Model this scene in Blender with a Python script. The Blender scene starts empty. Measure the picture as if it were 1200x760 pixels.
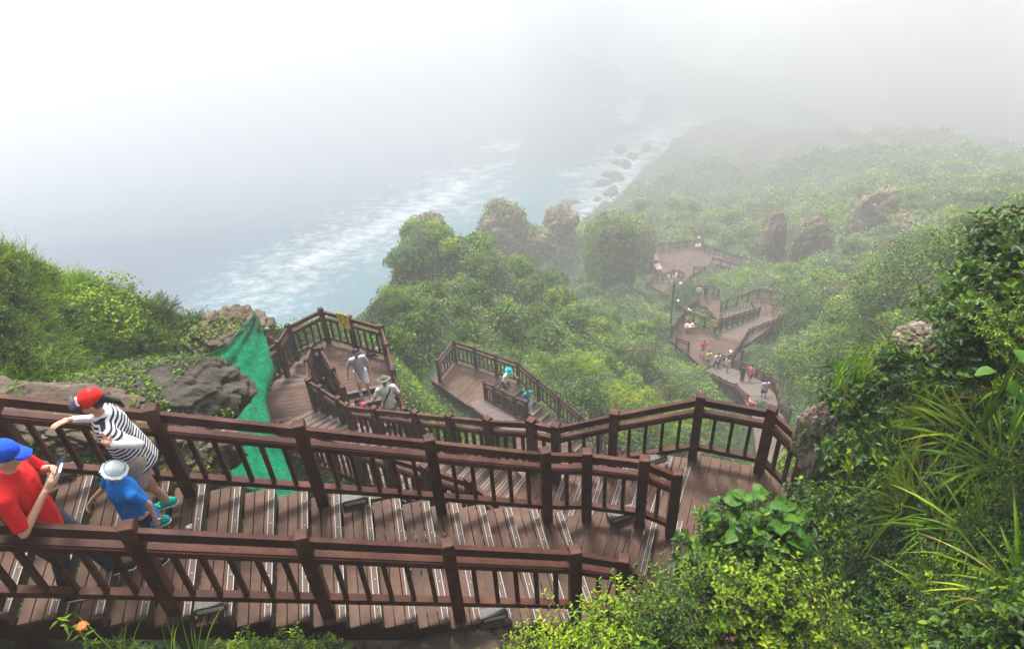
import bpy, bmesh, math, random
import numpy as np
from mathutils import Vector, Matrix, noise as mnoise

random.seed(7)
RNG = np.random.default_rng(7)
SC = bpy.context.scene
COL = SC.collection

# ------------------------------------------------------------------ camera
F_PX, PITCH, ROLL = 901.4, 0.6743, -0.06644
_cp, _sp, _cr, _sr = math.cos(PITCH), math.sin(PITCH), math.cos(ROLL), math.sin(ROLL)
FWD = np.array([0, _cp, -_sp])
_up0 = np.array([0, _sp, _cp])
_r0 = np.array([1.0, 0, 0])
RIGHT = _cr * _r0 + _sr * _up0
UP = -_sr * _r0 + _cr * _up0
cam = bpy.data.cameras.new("camera")
cam.sensor_width = 36.0
cam.lens = F_PX * 36.0 / 1200.0
cam.clip_start = 0.05
cam.clip_end = 6000
camo = bpy.data.objects.new("camera", cam)
COL.objects.link(camo)
m = Matrix.Identity(4)
for i, v in enumerate((RIGHT, UP, -FWD)):
    m[0][i], m[1][i], m[2][i] = v
camo.matrix_world = m
SC.camera = camo

# ------------------------------------------------------------------ world, sun, exposure
SUN_EL, SUN_AZ = math.radians(58), math.radians(-8)      # azimuth measured from +Y towards +X
world = bpy.data.worlds.new("World")
SC.world = world
world.use_nodes = True
wn = world.node_tree
bg = wn.nodes["Background"]
sky = wn.nodes.new("ShaderNodeTexSky")
sky.sky_type = 'NISHITA'
sky.sun_disc = False
sky.sun_elevation = SUN_EL
sky.sun_rotation = SUN_AZ
sky.dust_density = 6.0
sky.air_density = 1.0
sky.ozone_density = 1.0
hsv = wn.nodes.new("ShaderNodeHueSaturation")
hsv.inputs["Saturation"].default_value = 0.35
wn.links.new(sky.outputs[0], hsv.inputs["Color"])
wn.links.new(hsv.outputs[0], bg.inputs[0])
bg.inputs[1].default_value = 0.13
sl = bpy.data.lights.new("sun", 'SUN')
sl.energy = 2.2
sl.angle = math.radians(12)
sl.color = (1.0, 0.96, 0.9)
so = bpy.data.objects.new("sun", sl)
COL.objects.link(so)
d = Vector((math.sin(SUN_AZ) * math.cos(SUN_EL), math.cos(SUN_AZ) * math.cos(SUN_EL), math.sin(SUN_EL)))
so.rotation_euler = d.to_track_quat('Z', 'Y').to_euler()
SC.view_settings.view_transform = 'Standard'
SC.view_settings.look = 'None'
SC.view_settings.exposure = 1.24
SC.view_settings.gamma = 1.0
SC.cycles.use_denoising = True
SC.cycles.volume_bounces = 8
SC.cycles.max_bounces = 10
SC.cycles.transparent_max_bounces = 6
HAZE_DENSITY = 0.0023

# ------------------------------------------------------------------ geometry helpers
def W(px, py, z):
    """point of the place at height z that the photograph shows at (px, py)"""
    r = FWD + (px - 600) / F_PX * RIGHT - (py - 380) / F_PX * UP
    return r * (z / r[2])

def WD(px, py, dist):
    r = FWD + (px - 600) / F_PX * RIGHT - (py - 380) / F_PX * UP
    return r / np.linalg.norm(r) * dist

def V(*a):
    return np.array(a, float)

def unit(v):
    v = np.asarray(v, float)
    return v / max(1e-9, np.linalg.norm(v))

def tag(o, label=None, cat=None, group=None, kind=None):
    if label: o["label"] = label
    if cat: o["category"] = cat
    if group: o["group"] = group
    if kind: o["kind"] = kind
    return o

def empty(name, loc, rotz=0.0):
    o = bpy.data.objects.new(name, None)
    o.empty_display_size = 0.2
    o.location = Vector([float(c) for c in loc])
    o.rotation_euler = (0, 0, rotz)
    COL.objects.link(o)
    return o

def link(name, me, mats=(), parent=None, loc=None, rotz=None):
    o = bpy.data.objects.new(name, me)
    COL.objects.link(o)
    if mats and not me.materials:
        for mm in (mats if isinstance(mats, (list, tuple)) else [mats]):
            me.materials.append(mm)
    if loc is not None: o.location = Vector([float(c) for c in loc])
    if rotz is not None: o.rotation_euler = (0, 0, rotz)
    if parent is not None:
        o.parent = parent
        if parent.parent is None and loc is None and rotz is None:
            # world-coordinate mesh under an empty: undo the parent's own transform
            o.matrix_parent_inverse = (Matrix.Translation(parent.location) @ parent.rotation_euler.to_matrix().to_4x4()).inverted()
    return o

class MB:
    """collects verts and faces, builds one mesh"""
    def __init__(s): s.v = []; s.f = []; s.m = []
    def add(s, vs, fs, mi=0):
        n = len(s.v)
        s.v.extend([tuple(float(c) for c in p) for p in vs])
        s.f.extend([tuple(i + n for i in f) for f in fs])
        s.m.extend([mi] * len(fs))
    def hexa(s, p, mi=0):
        """p: 8 points, bottom ring then top ring"""
        s.add(p, [(3, 2, 1, 0), (4, 5, 6, 7), (0, 1, 5, 4), (1, 2, 6, 5), (2, 3, 7, 6), (3, 0, 4, 7)], mi)
    def beam(s, a, b, w, h, mi=0, up=(0, 0, 1)):
        """bar a->b with vertical ends, width w across, height h (vertical), centred on the line"""
        a = np.asarray(a, float); b = np.asarray(b, float)
        dd = b - a
        side = unit(np.cross(dd, up)) * w / 2
        u = np.asarray(up, float) * h / 2
        s.hexa([a - side - u, a + side - u, b + side - u, b - side - u,
                a - side + u, a + side + u, b + side + u, b - side + u], mi)
    def box(s, c, sx, sy, sz, rz=0, mi=0):
        cx, cy, cz = c
        ca, sa = math.cos(rz), math.sin(rz)
        P = []
        for z in (-sz / 2, sz / 2):
            for x, y in ((-sx / 2, -sy / 2), (sx / 2, -sy / 2), (sx / 2, sy / 2), (-sx / 2, sy / 2)):
                P.append((cx + x * ca - y * sa, cy + x * sa + y * ca, cz + z))
        s.hexa(P, mi)
    def prism(s, poly, z0, z1, mi=0):
        n = len(poly)
        if n < 3: return
        ar = sum(poly[i][0] * poly[(i + 1) % n][1] - poly[(i + 1) % n][0] * poly[i][1] for i in range(n))
        if ar < 0: poly = poly[::-1]
        vs = [(p[0], p[1], z0) for p in poly] + [(p[0], p[1], z1) for p in poly]
        fs = [tuple(range(n - 1, -1, -1)), tuple(range(n, 2 * n))]
        fs += [(i, (i + 1) % n, n + (i + 1) % n, n + i) for i in range(n)]
        s.add(vs, fs, mi)
    def tube(s, pts, rad, n=6, mi=0):
        pts = [np.asarray(p, float) for p in pts]
        if not isinstance(rad, (list, tuple)): rad = [rad] * len(pts)
        vs = []
        for i, p in enumerate(pts):
            dr = unit(pts[min(i + 1, len(pts) - 1)] - pts[max(i - 1, 0)])
            a = unit(np.cross(dr, (0.31, 0.2, 0.93) if abs(dr[2]) < 0.9 else (1, 0, 0)))
            b = np.cross(dr, a)
            for k in range(n):
                t = 2 * math.pi * k / n
                vs.append(p + rad[i] * (a * math.cos(t) + b * math.sin(t)))
        fs = []
        for i in range(len(pts) - 1):
            for k in range(n):
                k2 = (k + 1) % n
                fs.append((i * n + k, i * n + k2, (i + 1) * n + k2, (i + 1) * n + k))
        fs.append(tuple(range(n - 1, -1, -1)))
        fs.append(tuple(range((len(pts) - 1) * n, len(pts) * n)))
        s.add(vs, fs, mi)
    def mesh(s, name="mesh"):
        me = bpy.data.meshes.new(name)
        me.from_pydata(s.v, [], s.f)
        if any(s.m): me.polygons.foreach_set("material_index", s.m)
        me.update()
        return me
    def build(s, name, mats, parent=None, **k):
        return link(name, s.mesh(name), mats, parent, **k)

def quick_mesh(name, verts, quads, mat_idx=None, smooth=False):
    """numpy arrays -> mesh of quads (or tris)"""
    verts = np.ascontiguousarray(verts, dtype=np.float32)
    quads = np.ascontiguousarray(quads, dtype=np.int32)
    k = quads.shape[1]
    me = bpy.data.meshes.new(name)
    me.vertices.add(len(verts)); me.vertices.foreach_set("co", verts.ravel())
    me.loops.add(quads.size); me.loops.foreach_set("vertex_index", quads.ravel())
    me.polygons.add(len(quads))
    me.polygons.foreach_set("loop_start", np.arange(0, quads.size, k, dtype=np.int32))
    me.polygons.foreach_set("loop_total", np.full(len(quads), k, dtype=np.int32))
    if mat_idx is not None: me.polygons.foreach_set("material_index", np.ascontiguousarray(mat_idx, dtype=np.int32))
    if smooth: me.polygons.foreach_set("use_smooth", np.ones(len(quads), dtype=bool))
    me.update(calc_edges=True)
    return me

# ------------------------------------------------------------------ materials
def new_mat(name):
    m = bpy.data.materials.new(name); m.use_nodes = True
    nt = m.node_tree
    return m, nt, nt.nodes["Principled BSDF"]

def N(nt, typ, **kw):
    n = nt.nodes.new(typ)
    for k, v in kw.items():
        if k in n.inputs.keys(): n.inputs[k].default_value = v
        else: setattr(n, k, v)
    return n

def ramp(nt, fac, stops):
    r = nt.nodes.new("ShaderNodeValToRGB")
    e = r.color_ramp.elements
    while len(e) > 1: e.remove(e[-1])
    e[0].position = stops[0][0]; e[0].color = (*stops[0][1], 1)
    for p, c in stops[1:]:
        x = e.new(p); x.color = (*c, 1)
    nt.links.new(fac, r.inputs[0])
    return r.outputs[0]

def coords(nt, scale=(1, 1, 1), typ="Object", rot=(0, 0, 0)):
    tc = nt.nodes.new("ShaderNodeTexCoord")
    mp = nt.nodes.new("ShaderNodeMapping")
    mp.inputs["Scale"].default_value = scale
    mp.inputs["Rotation"].default_value = rot
    nt.links.new(tc.outputs[typ], mp.inputs[0])
    return mp.outputs[0]

def noise_tex(nt, vec, scale, detail=3, rough=0.6):
    n = N(nt, "ShaderNodeTexNoise")
    n.inputs["Scale"].default_value = scale; n.inputs["Detail"].default_value = detail; n.inputs["Roughness"].default_value = rough
    if vec is not None: nt.links.new(vec, n.inputs["Vector"])
    return n.outputs["Fac"]

def bump(nt, b, h, strength=0.3, dist=0.02):
    bp = N(nt, "ShaderNodeBump"); bp.inputs["Strength"].default_value = strength; bp.inputs["Distance"].default_value = dist
    nt.links.new(h, bp.inputs["Height"]); nt.links.new(bp.outputs[0], b.inputs["Normal"])

def mixc(nt, fac, a, b, typ='MIX'):
    n = nt.nodes.new("ShaderNodeMix"); n.data_type = 'RGBA'; n.blend_type = typ
    if isinstance(fac, (int, float)): n.inputs[0].default_value = fac
    else: nt.links.new(fac, n.inputs[0])
    for i, c in ((6, a), (7, b)):
        if isinstance(c, tuple): n.inputs[i].default_value = (*c, 1)
        else: nt.links.new(c, n.inputs[i])
    return n.outputs[2]

def plain(name, col, rough=0.7, metal=0.0, var=0.15, scale=8.0, bmp=0.0, spec=0.4):
    m, nt, b = new_mat(name)
    v = coords(nt)
    f = noise_tex(nt, v, scale, 4)
    lo = tuple(c * (1 - var) for c in col); hi = tuple(min(1, c * (1 + var)) for c in col)
    nt.links.new(ramp(nt, f, [(0.3, lo), (0.7, hi)]), b.inputs["Base Color"])
    b.inputs["Roughness"].default_value = rough; b.inputs["Metallic"].default_value = metal
    b.inputs["Specular IOR Level"].default_value = spec
    if bmp: bump(nt, b, f, bmp, 0.01)
    return m

def wood(name, dark, light, rough=0.55, grain=(1, 1, 1), piece=0.22, wear=None):
    """stained timber: grain stretched on all axes by piece, tone differs from piece to piece, worn pale patches"""
    m, nt, b = new_mat(name)
    geo = N(nt, "ShaderNodeNewGeometry")
    oi = N(nt, "ShaderNodeObjectInfo")
    v = coords(nt, grain)
    f = noise_tex(nt, v, 14, 6, 0.65)
    f2 = noise_tex(nt, coords(nt), 1.6, 4, 0.6)
    c = ramp(nt, f, [(0.25, dark), (0.75, light)])
    add = N(nt, "ShaderNodeMath", operation='ADD'); nt.links.new(geo.outputs["Random Per Island"], add.inputs[0]); nt.links.new(oi.outputs["Random"], add.inputs[1])
    fr = N(nt, "ShaderNodeMath", operation='FRACT'); nt.links.new(add.outputs[0], fr.inputs[0])
    vr = ramp(nt, fr.outputs[0], [(0, (1 - piece,) * 3), (1, (1 + piece,) * 3)])
    c = mixc(nt, 1.0, c, vr, 'MULTIPLY')
    if wear:
        c = mixc(nt, ramp(nt, f2, [(0.5, (0, 0, 0)), (0.75, (0.75, 0.75, 0.75))]), c, wear)
    gp = N(nt, "ShaderNodeNewGeometry")
    st = noise_tex(nt, gp.outputs["Position"], 0.9, 5, 0.7)
    c = mixc(nt, 1.0, c, ramp(nt, st, [(0.32, (0.66, 0.62, 0.6)), (0.5, (1, 1, 1)), (0.7, (1.16, 1.17, 1.18))]), 'MULTIPLY')
    st2 = noise_tex(nt, gp.outputs["Position"], 23, 3, 0.6)
    c = mixc(nt, ramp(nt, st2, [(0.66, (0, 0, 0)), (0.72, (0.5, 0.5, 0.5))]), c, tuple(x * 0.45 for x in dark))
    nt.links.new(c, b.inputs["Base Color"])
    b.inputs["Roughness"].default_value = rough
    b.inputs["Specular IOR Level"].default_value = 0.18
    bump(nt, b, f, 0.35, 0.004)
    return m

M = {}
M["rail"] = wood("rail_wood", (0.028, 0.0082, 0.0048), (0.08, 0.0255, 0.0155), 0.62, piece=0.26, wear=(0.135, 0.062, 0.045))
M["deck"] = wood("deck_wood", (0.055, 0.027, 0.017), (0.10, 0.053, 0.035), 0.65, piece=0.24, wear=(0.13, 0.08, 0.056))
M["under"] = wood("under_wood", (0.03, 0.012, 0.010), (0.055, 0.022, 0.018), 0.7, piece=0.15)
M["alu"] = plain("strip_metal", (0.36, 0.35, 0.33), 0.6, 0.0, 0.15, 30)
M["grip"] = plain("strip_grip", (0.10, 0.07, 0.058), 0.9, 0, 0.2, 60)
M["dark"] = plain("dark_plastic", (0.03, 0.03, 0.035), 0.5, 0, 0.2)
M["white"] = plain("white_paint", (0.8, 0.8, 0.78), 0.5, 0, 0.06)
M["grey"] = plain("grey_metal", (0.075, 0.068, 0.062), 0.6, 0.1, 0.25, 20, 0.2)
M["yellow"] = plain("yellow_sign", (0.9, 0.66, 0.01), 0.5, 0, 0.05)
M["pinkwood"] = plain("pale_pink_bench", (0.5, 0.27, 0.23), 0.6, 0, 0.12)

def rock_mat(name, dark, mid, pale, green=(0.05, 0.07, 0.02), gfac=0.35):
    m, nt, b = new_mat(name)
    v = coords(nt)
    f = noise_tex(nt, v, 1.3, 9, 0.68)
    f2 = noise_tex(nt, v, 5.5, 8, 0.7)
    f3 = noise_tex(nt, v, 0.6, 5, 0.6)
    c = ramp(nt, f, [(0.3, dark), (0.52, mid), (0.66, mid), (0.72, pale)])
    c = mixc(nt, ramp(nt, f2, [(0.56, (0, 0, 0)), (0.64, (0.6, 0.6, 0.6))]), c, pale)
    c = mixc(nt, ramp(nt, f3, [(0.5 - gfac * 0.2, (0, 0, 0)), (0.62, (gfac, gfac, gfac))]), c, green)
    nt.links.new(c, b.inputs["Base Color"]); b.inputs["Roughness"].default_value = 0.92
    vo = N(nt, "ShaderNodeTexVoronoi"); vo.inputs["Scale"].default_value = 3.0; nt.links.new(v, vo.inputs["Vector"])
    ad = N(nt, "ShaderNodeMath", operation='ADD'); nt.links.new(f2, ad.inputs[0]); nt.links.new(vo.outputs["Distance"], ad.inputs[1])
    bump(nt, b, ad.outputs[0], 0.9, 0.12)
    return m
M["rock"] = rock_mat("rock", (0.05, 0.036, 0.025), (0.125, 0.088, 0.058), (0.34, 0.30, 0.24))
M["rock_dark"] = rock_mat("rock_dark", (0.03, 0.024, 0.019), (0.062, 0.050, 0.039), (0.12, 0.10, 0.08), gfac=0.2)
M["rock_far"] = rock_mat("rock_far", (0.10, 0.065, 0.045), (0.24, 0.165, 0.115), (0.36, 0.28, 0.22), green=(0.06, 0.09, 0.03), gfac=0.6)
M["rock_pale"] = rock_mat("rock_pale", (0.09, 0.062, 0.047), (0.23, 0.175, 0.14), (0.5, 0.45, 0.39), gfac=0.15)
M["sea_rock"] = rock_mat("sea_rock", (0.03, 0.03, 0.03), (0.07, 0.07, 0.07), (0.15, 0.15, 0.14), gfac=0.0)

def leaf_mat(name, c0, c1, c2, rough=0.55, trans=0.3, patch=0.35, spec=0.2, soft=0.35):
    """leaves: tone from leaf to leaf and from clump to clump"""
    m, nt, b = new_mat(name)
    geo = N(nt, "ShaderNodeNewGeometry")
    c = mixc(nt, soft, ramp(nt, geo.outputs["Random Per Island"], [(0.0, c0), (0.5, c1), (1.0, c2)]), c1)
    tc = nt.nodes.new("ShaderNodeTexCoord")
    f = noise_tex(nt, geo.outputs["Position"], patch, 5, 0.65)
    tint = ramp(nt, f, [(0.32, (0.55, 0.72, 0.62)), (0.5, (1.0, 1.0, 1.0)), (0.68, (1.55, 1.32, 0.85))])
    oi = N(nt, "ShaderNodeObjectInfo")
    fb = noise_tex(nt, geo.outputs["Position"], patch * 5, 3, 0.6)
    c = mixc(nt, 1.0, c, ramp(nt, fb, [(0.35, (0.62, 0.7, 0.7)), (0.65, (1.35, 1.25, 1.0))]), 'MULTIPLY')
    tint2 = ramp(nt, oi.outputs["Random"], [(0, (0.75, 0.85, 0.8)), (0.5, (1, 1, 1)), (1, (1.3, 1.15, 0.9))])
    c = mixc(nt, 1.0, c, tint, 'MULTIPLY'); c = mixc(nt, 1.0, c, tint2, 'MULTIPLY')
    nt.links.new(c, b.inputs["Base Color"])
    b.inputs["Roughness"].default_value = rough; b.inputs["Specular IOR Level"].default_value = spec
    tr = N(nt, "ShaderNodeBsdfTranslucent"); nt.links.new(c, tr.inputs[0])
    mx = N(nt, "ShaderNodeMixShader"); mx.inputs[0].default_value = trans
    out = nt.nodes["Material Output"]
    nt.links.new(b.outputs[0], mx.inputs[1]); nt.links.new(tr.outputs[0], mx.inputs[2]); nt.links.new(mx.outputs[0], out.inputs[0])
    return m
M["leaf"] = leaf_mat("leaf_mid", (0.05, 0.11, 0.006), (0.105, 0.21, 0.010), (0.20, 0.33, 0.018), patch=0.12)
M["leaf_dark"] = leaf_mat("leaf_dark", (0.017, 0.052, 0.006), (0.04, 0.108, 0.010), (0.10, 0.185, 0.018), rough=0.45, patch=0.5)
M["near_dark"] = leaf_mat("near_dark", (0.010, 0.035, 0.005), (0.026, 0.075, 0.009), (0.065, 0.14, 0.016), rough=0.4, patch=0.9, spec=0.25)
M["near_mid"] = leaf_mat("near_mid", (0.02, 0.06, 0.004), (0.05, 0.12, 0.007), (0.11, 0.21, 0.012), patch=0.9)
M["leaf_lime"] = leaf_mat("leaf_lime", (0.09, 0.17, 0.008), (0.17, 0.28, 0.012), (0.30, 0.40, 0.024), patch=0.5)
M["leaf_olive"] = leaf_mat("leaf_olive", (0.05, 0.075, 0.015), (0.09, 0.125, 0.025), (0.16, 0.19, 0.045), patch=0.3)
M["leaf_dry"] = leaf_mat("leaf_dry", (0.13, 0.085, 0.05), (0.22, 0.155, 0.10), (0.34, 0.26, 0.18), patch=0.3, trans=0.1)
M["leaf_big"] = leaf_mat("leaf_big", (0.022, 0.08, 0.005), (0.04, 0.125, 0.008), (0.07, 0.18, 0.012), patch=2, rough=0.5)
M["blade"] = leaf_mat("grass_blade", (0.08, 0.19, 0.008), (0.17, 0.32, 0.012), (0.34, 0.46, 0.03), patch=0.8, trans=0.4)
M["blade_dry"] = leaf_mat("grass_dry", (0.16, 0.12, 0.05), (0.26, 0.2, 0.09), (0.36, 0.3, 0.15), patch=0.8)
M["bark"] = plain("bark", (0.09, 0.065, 0.05), 0.9, 0, 0.4, 6, 0.6)
M["petal"] = plain("orange_petal", (0.75, 0.14, 0.02), 0.6, 0, 0.1)

m, nt, b = new_mat("soil_leaf_shade")  # soil kept dark, painting in the shade between the leaves
geo = N(nt, "ShaderNodeNewGeometry")
f = noise_tex(nt, geo.outputs["Position"], 2.5, 8, 0.7)
nt.links.new(ramp(nt, f, [(0.3, (0.012, 0.02, 0.007)), (0.6, (0.03, 0.05, 0.013)), (0.8, (0.05, 0.045, 0.025))]), b.inputs["Base Color"])
b.inputs["Roughness"].default_value = 1.0
bump(nt, b, f, 0.8, 0.2)
M["soil"] = m
#STRUCTURE

# ------------------------------------------------------------------ decks, stairs, railings
CLEAR = []          # (x, y, z, radius) kept free of ground and plants
def clear(p, r=1.0): CLEAR.append((float(p[0]), float(p[1]), float(p[2]), r))

def clip_poly(poly, nx, ny, c, keep_less):
    out = []
    n = len(poly)
    for i in range(n):
        a, b = poly[i], poly[(i + 1) % n]
        da = a[0] * nx + a[1] * ny - c; db = b[0] * nx + b[1] * ny - c
        if keep_less: da, db = -da, -db
        if da >= 0: out.append(a)
        if da * db < 0:
            t = da / (da - db)
            out.append((a[0] + (b[0] - a[0]) * t, a[1] + (b[1] - a[1]) * t))
    return out

def landing(label, poly, z, bdir, bw=0.14, pieces=True, gap=0.008, supports=(), th=0.035, ground=None):
    """boarded platform; bdir = direction the boards run in"""
    poly = [(float(p[0]), float(p[1])) for p in poly]
    cx = sum(p[0] for p in poly) / len(poly); cy = sum(p[1] for p in poly) / len(poly)
    t = tag(empty("landing", (cx, cy, z)), label, "deck", "timber landings of the zigzag stairway")
    bx, by = unit(np.array(bdir[:2], float)); nx, ny = -by, bx
    pr = [p[0] * nx + p[1] * ny for p in poly]
    c0, c1 = min(pr), max(pr)
    mbj = MB(); c = c0
    while c < c1:
        q = clip_poly(clip_poly(poly, nx, ny, c + gap / 2, False), nx, ny, c + bw - gap / 2, True)
        if len(q) >= 3:
            dz = random.uniform(-0.002, 0.002)
            if pieces:
                mb = MB(); mb.prism(q, z - th, z + dz); mb.build("board", M["deck"], t)
            else: mbj.prism(q, z - th, z + dz)
        c += bw
    if not pieces: tag(mbj.build("deck_boards", M["deck"], t), kind="stuff")
    # frame: fascia round the edge and joists
    fr = MB(); n = len(poly)
    for i in range(n):
        a, b = poly[i], poly[(i + 1) % n]
        v = unit((b[0] - a[0], b[1] - a[1]))
        inn = unit((cx - (a[0] + b[0]) / 2, cy - (a[1] + b[1]) / 2)) * 0.04
        fr.beam((a[0] + inn[0], a[1] + inn[1], z - th - 0.115), (b[0] + inn[0], b[1] + inn[1], z - th - 0.115), 0.05, 0.22)
    fr.build("frame", M["under"], t)
    for s in supports:
        mb = MB(); mb.box((s[0], s[1], z - 0.2 - (s[2] if len(s) > 2 else 3) / 2), 0.14, 0.14, (s[2] if len(s) > 2 else 3)); mb.build("support_post", M["under"], t)
    R = max(math.hypot(p[0] - cx, p[1] - cy) for p in poly)
    k = max(1, int(R / 0.7))
    for p in poly:
        for j in range(k + 1):
            clear((cx + (p[0] - cx) * j / k, cy + (p[1] - cy) * j / k, z), 0.55)
    return t

def stairs(label, a0, b0, a1, b1, z0, z1, n, mode="board", nb=3, strip=True, stringer=True, z_is_tread=True, sup=None):
    """n risers from z0 down to z1; nosing lines run a->b, first at the upper edge, last at the lowest nosing"""
    a0, b0, a1, b1 = [np.array(q[:2], float) for q in (a0, b0, a1, b1)]
    r = (z0 - z1) / n
    mid = (a0 + b0) / 2
    t = tag(empty("stair_flight", (mid[0], mid[1], z0)), label, "stairs", "timber stair flights down the hillside")
    def ln(k):
        f = k / (n - 1 if n > 1 else 1)
        return a0 + (a1 - a0) * f, b0 + (b1 - b0) * f
    th = 0.035
    joint = MB()
    for i in range(0, n):
        z = z0 - i * r
        A1, B1 = ln(i)
        dr = unit((a1 + b1) / 2 - (a0 + b0) / 2)
        # riser under nosing i
        rb = MB()
        q = [A1 - dr * 0.035, B1 - dr * 0.035, B1 - dr * 0.012, A1 - dr * 0.012]
        rb.prism([tuple(x) for x in q], z - r + 0.002, z - th - 0.002)
        if mode == "board": rb.build("riser", M["deck"], t)
        else: joint.v, joint.f, joint.m = _join(joint, rb)
        if strip:
            w, l = 0.070, 0.007
            sb = MB()
            for (u0, u1, mi, zz) in ((0.004, 0.004 + l, 0, 0.006), (0.004 + l, w - l, 1, 0.003), (w - l, w, 0, 0.006)):
                q = [A1 - dr * u0, B1 - dr * u0, B1 - dr * u1, A1 - dr * u1]
                e = (B1 - A1) * 0.02
                q = [q[0] + e, q[1] - e, q[2] - e, q[3] + e]
                sb.prism([tuple(x) for x in q], z + 0.001, z + zz, mi)
            if mode == "board":
                for kk in range(5):
                    pt = A1 + (B1 - A1) * (0.1 + 0.2 * kk) - dr * w / 2
                    sb.box((pt[0], pt[1], z + 0.0055), 0.012, 0.012, 0.004, 0, 0)
            sb.build("nosing_strip", [M["alu"], M["grip"]], t)
        if i == 0: continue
        A0, B0 = ln(i - 1)
        tb = MB()
        for j in range(nb):
            f0, f1 = j / nb, (j + 1) / nb
            g = 0.006 / max(0.05, np.linalg.norm(A1 - A0))
            q = [A0 + (A1 - A0) * (f0 + g), B0 + (B1 - B0) * (f0 + g), B0 + (B1 - B0) * (f1 - g), A0 + (A1 - A0) * (f1 - g)]
            bb = MB(); bb.prism([tuple(x) for x in q], z - th, z + random.uniform(-0.0015, 0.0))
            if mode == "board": bb.build("board", M["deck"], t)
            else: tb.v, tb.f, tb.m = _join(tb, bb)
        if mode != "board": tb.build("tread", M["deck"], t)
        c = (A0 + B0) / 2; clear((c[0], c[1], z - r), 0.6)
        for q in (A0, B0): clear((q[0], q[1], z - r), 0.55)
    if joint.v: joint.build("risers", M["deck"], t)["kind"] = "stuff"
    if stringer:
        for s0, s1, o0 in ((a0, a1, b0), (b0, b1, a0)):
            inn = unit(o0 - s0) * 0.09
            dr = unit(s1 - s0)
            mb = MB(); mb.beam((*(s0 + inn), z0 - 0.36), (*(s1 + inn + dr * 0.05), z1 + r - 0.36), 0.06, 0.26)
            mb.build("stringer", M["under"], t)
            # saw-tooth carriage pieces under each tread
            cb = MB()
            for i in range(1, n):
                f0 = (i - 1) / (n - 1); f1 = i / (n - 1)
                z = z0 - i * r - th
                p0 = s0 + (s1 - s0) * f0 + inn; p1 = s0 + (s1 - s0) * f1 + inn
                p1 = p1 - dr * 0.04
                sd = np.array([-dr[1], dr[0]]) * 0.028
                P = [(*(p0 - sd), z - 0.10), (*(p0 + sd), z - 0.10), (*(p1 + sd), z - 0.22), (*(p1 - sd), z - 0.22),
                     (*(p0 - sd), z - 0.003), (*(p0 + sd), z - 0.003), (*(p1 + sd), z - 0.003), (*(p1 - sd), z - 0.003)]
                cb.hexa(P)
            cb.build("carriage", M["under"], t)
    if sup:
        for (f, side, ln_) in sup:
            s = (a0 + (a1 - a0) * f) if side < 0 else (b0 + (b1 - b0) * f)
            o = (b0 if side < 0 else a0)
            s = s + unit(o - s) * 0.15
            zz = z0 + (z1 - z0) * f - 0.45
            mb = MB(); mb.box((s[0], s[1], zz - ln_ / 2), 0.14, 0.14, ln_); mb.build("support_post", M["under"], t)
    return t

def _join(a, b):
    n = len(a.v)
    a.v.extend(b.v); a.f.extend([tuple(i + n for i in f) for f in b.f]); a.m.extend(b.m)
    return a.v, a.f, a.m

def post_mesh(w=0.125, h=1.29, cap=True):
    mb = MB()
    w2 = w / 2
    ring = []
    lv = [(0, w2), (h - 0.045, w2), (h - 0.012, w2 * 0.985), (h, w2 * 0.86)] if cap else [(0, w2), (h, w2)]
    vs = []
    for z, q in lv:
        vs += [(-q, -q, z - h), (q, -q, z - h), (q, q, z - h), (-q, q, z - h)]
    fs = [(3, 2, 1, 0)]
    for i in range(len(lv) - 1):
        for k in range(4):
            fs.append((i * 4 + k, i * 4 + (k + 1) % 4, (i + 1) * 4 + (k + 1) % 4, (i + 1) * 4 + k))
    n = len(lv) - 1
    fs.append((n * 4, n * 4 + 1, n * 4 + 2, n * 4 + 3))
    mb.add(vs, fs)
    return mb.mesh("post")

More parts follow.
